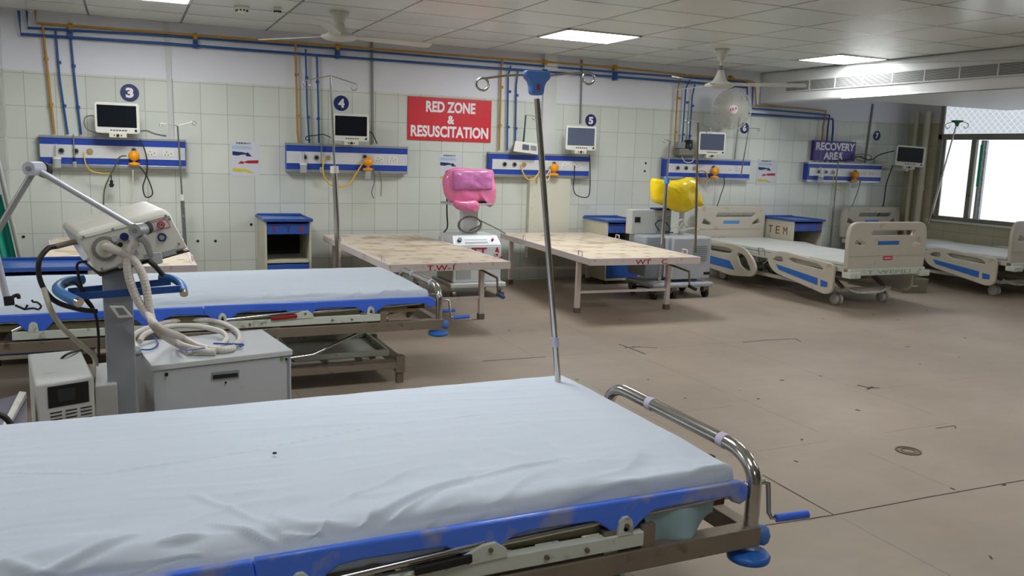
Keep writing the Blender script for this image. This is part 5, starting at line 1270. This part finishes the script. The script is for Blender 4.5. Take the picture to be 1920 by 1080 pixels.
MB().tube(spl([ony(24, 556, VY-.2), ony(34, 553, VY-.2), ony(35, 560, VY-.2)], 4), .007, 8).tube([ony(28, 572, VY-.2), ony(46, 580, VY-.2), ony(52, 572, VY-.2)], .005, 8).tube(spl([ony(46, 580, VY-.2), ony(62, 578, VY-.2), ony(72, 580, VY-.2), ony(77, 574, VY-.2), ony(70, 567, VY-.2), ony(62, 566, VY-.2), ony(60, 562, VY-.2)], 4), .004, 8).build('hose_hook', DARK, q_, 0, True)

# breathing hoses
def hose(pts, r, lab, m=HOSE, ridges=True, n=14):
    c_ = spl(pts, n); 
    # resample evenly and make corrugations
    L_ = sum((b-a).length for a, b in zip(c_, c_[1:])); step = .0035 if ridges else .01; out = []; acc = 0; 
    tgt = 0; d0 = 0
    for a, b in zip(c_, c_[1:]):
        l = (b-a).length
        while tgt <= d0+l and l > 0: out.append(a.lerp(b, (tgt-d0)/l)); tgt += step
        d0 += l
    rs = [r*(1+(.035 if (i//2) % 2 else -.03)) if ridges else r for i in range(len(out))]
    return tag(MB().tube(out, rs, 12).build('breathing_hose', m), lab, 'hose')
GZ = .48
V = lambda x, y, yy=VY-.14: ony(x, y, yy)
hose([V(198, 463, VY-.08), V(215, 468), V(245, 482), V(265, 510), V(275, 545), V(282, 590), V(292, 614), onz(325, 641, GZ+.05), onz(365, 655, GZ+.03), onz(405, 660, GZ+.02)], .0175, 'white corrugated hose from the ventilator dial port onto the grey cabinet')
hose([V(262, 440, VY-.1), V(252, 455), V(241, 480), V(240, 510), V(252, 550), V(272, 585), V(300, 616), onz(340, 632, GZ+.03), onz(375, 650, GZ+.02), onz(415, 656, GZ+.02), onz(440, 652, GZ+.02)], .0175, 'white corrugated hose hanging below the support arm joint')
hose([onz(258, 655, GZ+.02), onz(248, 636, GZ+.02), onz(262, 622, GZ+.02), onz(300, 608, GZ+.02), onz(345, 600, GZ+.02), onz(400, 602, GZ+.02), onz(440, 618, GZ+.02), onz(450, 636, GZ+.02), onz(438, 648, GZ+.02)], .015, 'white corrugated hose coiled on the grey cabinet')
hose([V(74, 545, VY), V(76, 510, VY), V(90, 470, VY), V(82, 540, VY-.05), V(95, 580, VY-.08), V(115, 612, VY-.05), V(150, 645, VY), V(176, 668, VY+.05), V(180, 690, VY+.05)][3:], .011, 'translucent hose sagging down behind the small white power unit', mat('cloudy tube', (176, 170, 150), .3), False)
cable([onz(262, 655, GZ+.015), onz(283, 655, GZ+.01), onz(296, 645, GZ+.01), onz(288, 632, GZ+.02), onz(282, 630, GZ+.03)], .004, BLUE, 'sampling_line', 'thin blue tube at the left of the coiled hoses', 'tube')
cable([V(268, 580), V(282, 612), onz(322, 642, GZ+.03), onz(345, 656, GZ+.04), onz(385, 652, GZ+.05)], .0035, mat('violet tube', (120, 120, 190), .4), 'sampling_line', 'thin violet tube running beside the corrugated hose', 'tube')
cable([onz(400, 644, GZ+.045), onz(430, 645, GZ+.04), onz(456, 646, GZ+.02), onz(450, 650, GZ+.02)], .0045, BLUE, 'sampling_line', 'thin blue tube across the right of the coiled hoses', 'tube')
MBq = MB().lathe([(0, 0), (.02, 0), (.022, .012), (.016, .014), (.016, .03), (0, .03)], onz(258, 660, GZ+.01), (-.4, -1, .3)); tag(MBq.build('hose_connector', mat('teal grey cap', (150, 172, 172), .3)), 'pale teal round hose end cap at the edge of the grey cabinet', 'connector')
hose([onz(262, 640, GZ+.02), onz(275, 625, GZ+.045), onz(320, 612, GZ+.045), onz(370, 612, GZ+.045), onz(415, 622, GZ+.04), onz(424, 638, GZ+.03), onz(400, 652, GZ+.02), onz(350, 660, GZ+.02)], .014, 'inner loop of white corrugated hose on the grey cabinet')
# black supply hoses
cable([ony(106, 462, VY+.05), ony(90, 466, VY+.03), ony(74, 488, VY), ony(74, 520, VY), ony(88, 550, VY), ony(110, 568, VY), ony(150, 580, VY), ony(182, 584, VY+.02)], .011, CABLE, 'supply_hose', 'thick black hose curving from the ventilator side to its column', 'hose')
cable([ony(170, 490, VY+.1), ony(146, 494, VY+.1), ony(148, 520, VY+.1), ony(160, 555, VY+.1), ony(176, 580, VY+.1), ony(184, 620, VY+.1), ony(185, 670, VY+.1)], .006, CABLE, 'supply_hose', 'thin black cable dropping behind the ventilator column', 'hose')
cable([ony(122, 534, VY-.08), ony(135, 528, VY-.05), ony(150, 540, VY), ony(158, 560, VY+.02), ony(176, 582, VY+.05)], .006, CABLE, 'supply_hose', 'black cable draped over the left blue grip', 'hose')
cable([onz(60, 690, .3), onz(88, 720, .4), onz(104, 690, .45), onz(120, 668, .515), onz(150, 656, .51), onz(178, 652, .5)], .006, CABLE, 'power_cord', 'thin dark cable running over the small white power unit')

# ================================================================== POWER UNIT (small white box left of the column)
t = thing('power_unit', 'small white power unit with black display left of the column', 'power unit', (-.27, 3.86, 0))
uz = .505; A_ = onz(66, 723, uz); B_ = onz(176, 706, uz); C_ = onz(151, 655, uz); D_ = onz(52, 664, uz)
UW = mat('power unit white', (204, 206, 202), .4, dirt=(168, 150, 110), dirt_amt=.1)
lo = lambda p, z=.04: Vector((p.x, p.y, z))
MB().hexa([lo(A_), lo(B_), lo(C_), lo(D_)], [A_, B_, C_, D_]).build('case', UW, t, .008, True)
uu = (B_-A_); 
UP_ = lambda u, z, o=.003: A_+uu*u+Vector((0, 0, z-uz))+Vector((0, -o, 0))
q_ = MB().poly([UP_(.2, .40), UP_(.9, .40), UP_(.9, .49), UP_(.2, .49)], (0, .002, 0)).build('display_bezel', DARK, t, 0, True)
MB().poly([UP_(.36, .42, .005), UP_(.66, .42, .005), UP_(.66, .475, .005), UP_(.36, .475, .005)], (0, .002, 0)).build('display', mat('dim display', (52, 56, 58), .2), q_, 0, True)
s_ = MB()
for c_ in range(3):
    for r_ in range(7): s_.poly([UP_(.22+c_*.26, .375-r_*.015), UP_(.42+c_*.26, .375-r_*.015), UP_(.42+c_*.26, .38-r_*.015), UP_(.22+c_*.26, .38-r_*.015)], (0, .001, 0))
s_.build('vent_slot', DARK, t, 0, True)
# lower side box
E_ = B_+Vector((.002, .0, -.045)); F_ = E_+Vector((.085, .02, -.0)); G_ = F_+Vector((-.01, .42, 0)); H_ = E_+Vector((-.01, .42, 0))
MB().hexa([lo(E_), lo(F_), lo(G_), lo(H_)], [E_, F_, G_, H_]).build('side_case', mat('side case grey', (176, 178, 174), .4), t, .004, True)

# ================================================================== GREY COMPRESSOR CABINET
A_, B_ = onz(286, 685, GZ), onz(546, 656, GZ); C_, D_ = onz(490, 618, GZ), onz(248, 622, GZ)
D_ = A_+(C_-B_)*1.0
CB = mat('compressor cabinet grey', (178, 182, 186), .4, dirt=(150, 150, 150), dirt_amt=.08)
t = thing('compressor_cabinet', 'large grey compressor cabinet with coiled hoses on top', 'cabinet', ((A_.x+B_.x)/2, A_.y, 0))
MB().hexa([lo(A_, .05), lo(B_, .05), lo(C_, .05), lo(D_, .05)], [lo(A_, GZ-.03), lo(B_, GZ-.03), lo(C_, GZ-.03), lo(D_, GZ-.03)]).build('case', CB, t, .006, True)
ex = (B_-A_).normalized()*.006; ey = (C_-B_).normalized()*.006
MB().hexa([lo(A_-ex-ey, GZ-.028), lo(B_+ex-ey, GZ-.028), lo(C_+ex+ey, GZ-.028), lo(D_-ex+ey, GZ-.028)], [A_-ex-ey, B_+ex-ey, C_+ex+ey, D_-ex+ey]).build('lid', mat('compressor lid grey', (190, 194, 196), .4), t, .004, True)
uu = B_-A_; CP = lambda u, z, o=.004: A_+uu*u+Vector((0, 0, z-GZ))+Vector((0, -o, 0))
MB().poly([CP(.97, .08), CP(.985, .08), CP(.985, GZ-.04), CP(.97, GZ-.04)], (0, .002, 0)).build('door_seam', GREYD, t, 0, True)
q_ = MB().poly([CP(.40, .375), CP(.60, .372), CP(.60, .41), CP(.40, .413)], (0, .002, 0)).build('handle_recess', GREYD, t, 0, True)
MB().poly([CP(.41, .38, .006), CP(.59, .378, .006), CP(.59, .396, .006), CP(.41, .40, .006)], (0, .002, 0)).build('handle', DARK, q_, 0, True)
MB().cyl(CP(.09, .43, .0), CP(.09, .43, .008), .008).cyl(CP(.5, .355, .0), CP(.5, .355, .006), .005).build('lock', DARK, t, 0, True)
MB().cyl(CP(.925, .44, .0), CP(.925, .44, .006), .008).build('green_dot', mat('green dot', (70, 140, 60), .5), t, 0, True)
MB().cyl(CP(.96, .435, .0), CP(.96, .435, .006), .006).build('screw', DARK, t, 0, True)
for p in (A_, B_, C_, D_):
    cc = (A_+B_+C_+D_)/4; r_ = p.lerp(cc, .12); MB().cyl((r_.x-.015, r_.y, .025), (r_.x+.015, r_.y, .025), .025).build('castor', DARK, t, 0, True)

# something low at the very left: a tipped grey tray on a box
t = thing('equipment_box', 'low grey box with slanted lid at the bottom left edge', 'box', (-.62, 3.5, 0))
a4 = [onz(-60, 770, .42), onz(-20, 815, .42), onz(45, 728, .42), onz(0, 733, .42)]
MB().hexa([ony(-70, 765, 3.9), ony(8, 808, 3.5), ony(52, 806, 3.55), ony(50, 735, 3.95)], [ony(-70, 900, 3.9), ony(8, 900, 3.5), ony(52, 900, 3.55), ony(50, 900, 3.95)]).build('case', mat('purple grey case', (112, 108, 122), .5), t, .004, True)
MB().hexa([ony(-4, 812, 3.48), ony(8, 812, 3.48), ony(50, 735, 3.88), ony(36, 733, 3.88)], [ony(-4, 820, 3.48), ony(8, 820, 3.48), ony(50, 745, 3.88), ony(36, 743, 3.88)]).build('lid_edge', mat('worn white edge', (190, 186, 180), .5, dirt=(120, 110, 100), dirt_amt=.3), t, .002, True)
cable([ony(-20, 775, 3.4), ony(5, 780, 3.4), ony(20, 795, 3.4), ony(30, 812, 3.4)], .011, CABLE, 'power_cord', 'thick black cable at the bottom left edge')

# ================================================================== GREEN SCREEN CURTAIN
t = thing('folding_screen', 'green curtained folding screen at the far left edge', 'screen', (-1.0, 7.6, 0))
pa = ony(-4, 300, 7.7); pb = ony(38, 483, 7.7)
low_ = pa+(pb-pa)*((pa.z-.02)/(pa.z-pb.z))
MB().tube([pa+(pa-pb)*.35, low_], .017, 12).build('post', mat('greyish tube', (170, 176, 172), .35, .3), t, 0, True)
vs, fs = [], []
for i in range(61):
    for j_ in range(13):
        u = i/60; v = j_/12
        top_ = pa.lerp(pb, .35+.9*v)
        vs.append(Vector((top_.x-.03-.75*u, top_.y+.035*sin(u*42)+.02*sin(u*17+v*2), top_.z)))
for i in range(60):
    for j_ in range(12): a = i*13+j_; fs.append((a, a+1, a+14, a+13))
MB().add(vs, fs, True).build('curtain', GREENC, t, 0, True)

# ================================================================== SMALL WALL AND FLOOR DETAILS
h_ = MB()
for p in ((371, 452), (404, 452), (1211, 306), (1209, 321), (44, 444), (471, 421)):
    c_ = wl(*p, .003); h_.cyl((c_.x, WY-.004, c_.z), (c_.x, WY, c_.z), .014, seg=10)
tag(h_.build('trim_5', DARKIN), kind='structure')
t = thing('floor_drain', 'round worn floor drain cover in the open floor', 'drain', onz(1703, 846))
MB().torus((0, 0, .002), .062, .004).torus((0, 0, .002), .035, .003).build('ring', mat('worn bronze', (104, 88, 74), .5, .3), t)
MB().lathe([(0, .001), (.06, .001), (.06, 0)], (0, 0, 0)).build('cover', mat('cover tan', (140, 122, 104), .5), t)
# cracks and scuffs of the vinyl floor
ck = MB()
def crack(pts, w):
    P_ = [onz(*p, .0012) for p in pts]
    for a, b in zip(P_, P_[1:]): ck.beam(a, b, w, .001)
crack([(1160, 645), (1188, 655), (1210, 664)], .012); crack([(1185, 650), (1232, 652)], .010); crack([(1170, 652), (1200, 650)], .012)
crack([(1393, 642), (1430, 638), (1492, 635), (1502, 641)], .008); crack([(905, 677), (960, 673), (1022, 669)], .007)
crack([(1608, 722), (1630, 727), (1648, 727)], .016); crack([(1626, 730), (1636, 725)], .014); crack([(1755, 803), (1790, 798), (1792, 803)], .007)
crack([(1426, 986), (1560, 966), (1740, 932), (1920, 900)], .005); crack([(1430, 890), (1563, 965)], .005)
for p in ((1215, 712), (1284, 747), (1470, 713), (1503, 825), (1725, 683), (1705, 650), (1800, 670), (1612, 770), (1412, 852), (1545, 598), (1685, 600), (1740, 582), (1640, 590), (1085, 712), (1496, 866), (1860, 1048), (1880, 910), (1790, 918), (1540, 705), (1160, 600), (955, 620), (1812, 634), (1420, 748), (1700, 560)):
    c_ = onz(*p, .0012); a_ = random.random()*3; l_ = .012+.02*random.random(); ck.beam(c_, c_+Vector((cos(a_)*l_, sin(a_)*l_, 0)), .008+.008*random.random(), .0015)
o_ = ck.build('floor_scuffs', mat('dark scuff', (74, 58, 48), .7)); o_['kind'] = 'structure'; o_.name = 'trim_6'

# ================================================================== LIGHT
wd = bpy.data.worlds.new('world'); SC.world = wd; wd.use_nodes = True
wd.node_tree.nodes['Background'].inputs[0].default_value = (.85, .92, 1, 1); wd.node_tree.nodes['Background'].inputs[1].default_value = 1.0
def area(name, loc, size, sy, energy, rot, col=(1, 1, 1)):
    l = bpy.data.lights.new(name, 'AREA'); l.shape = 'RECTANGLE'; l.size = size; l.size_y = sy; l.energy = energy; l.color = col
    o = bpy.data.objects.new(name, l); COL.objects.link(o); o.location = loc; o.rotation_euler = rot; return o
# window daylight is put into the pane emission, no lamp here
SC.view_settings.view_transform = 'Standard'; SC.view_settings.look = 'None'; SC.view_settings.exposure = 0
try:
    SC.cycles.use_denoising = True; SC.cycles.max_bounces = 8; SC.cycles.diffuse_bounces = 4; SC.cycles.sample_clamp_indirect = 6
except Exception: pass
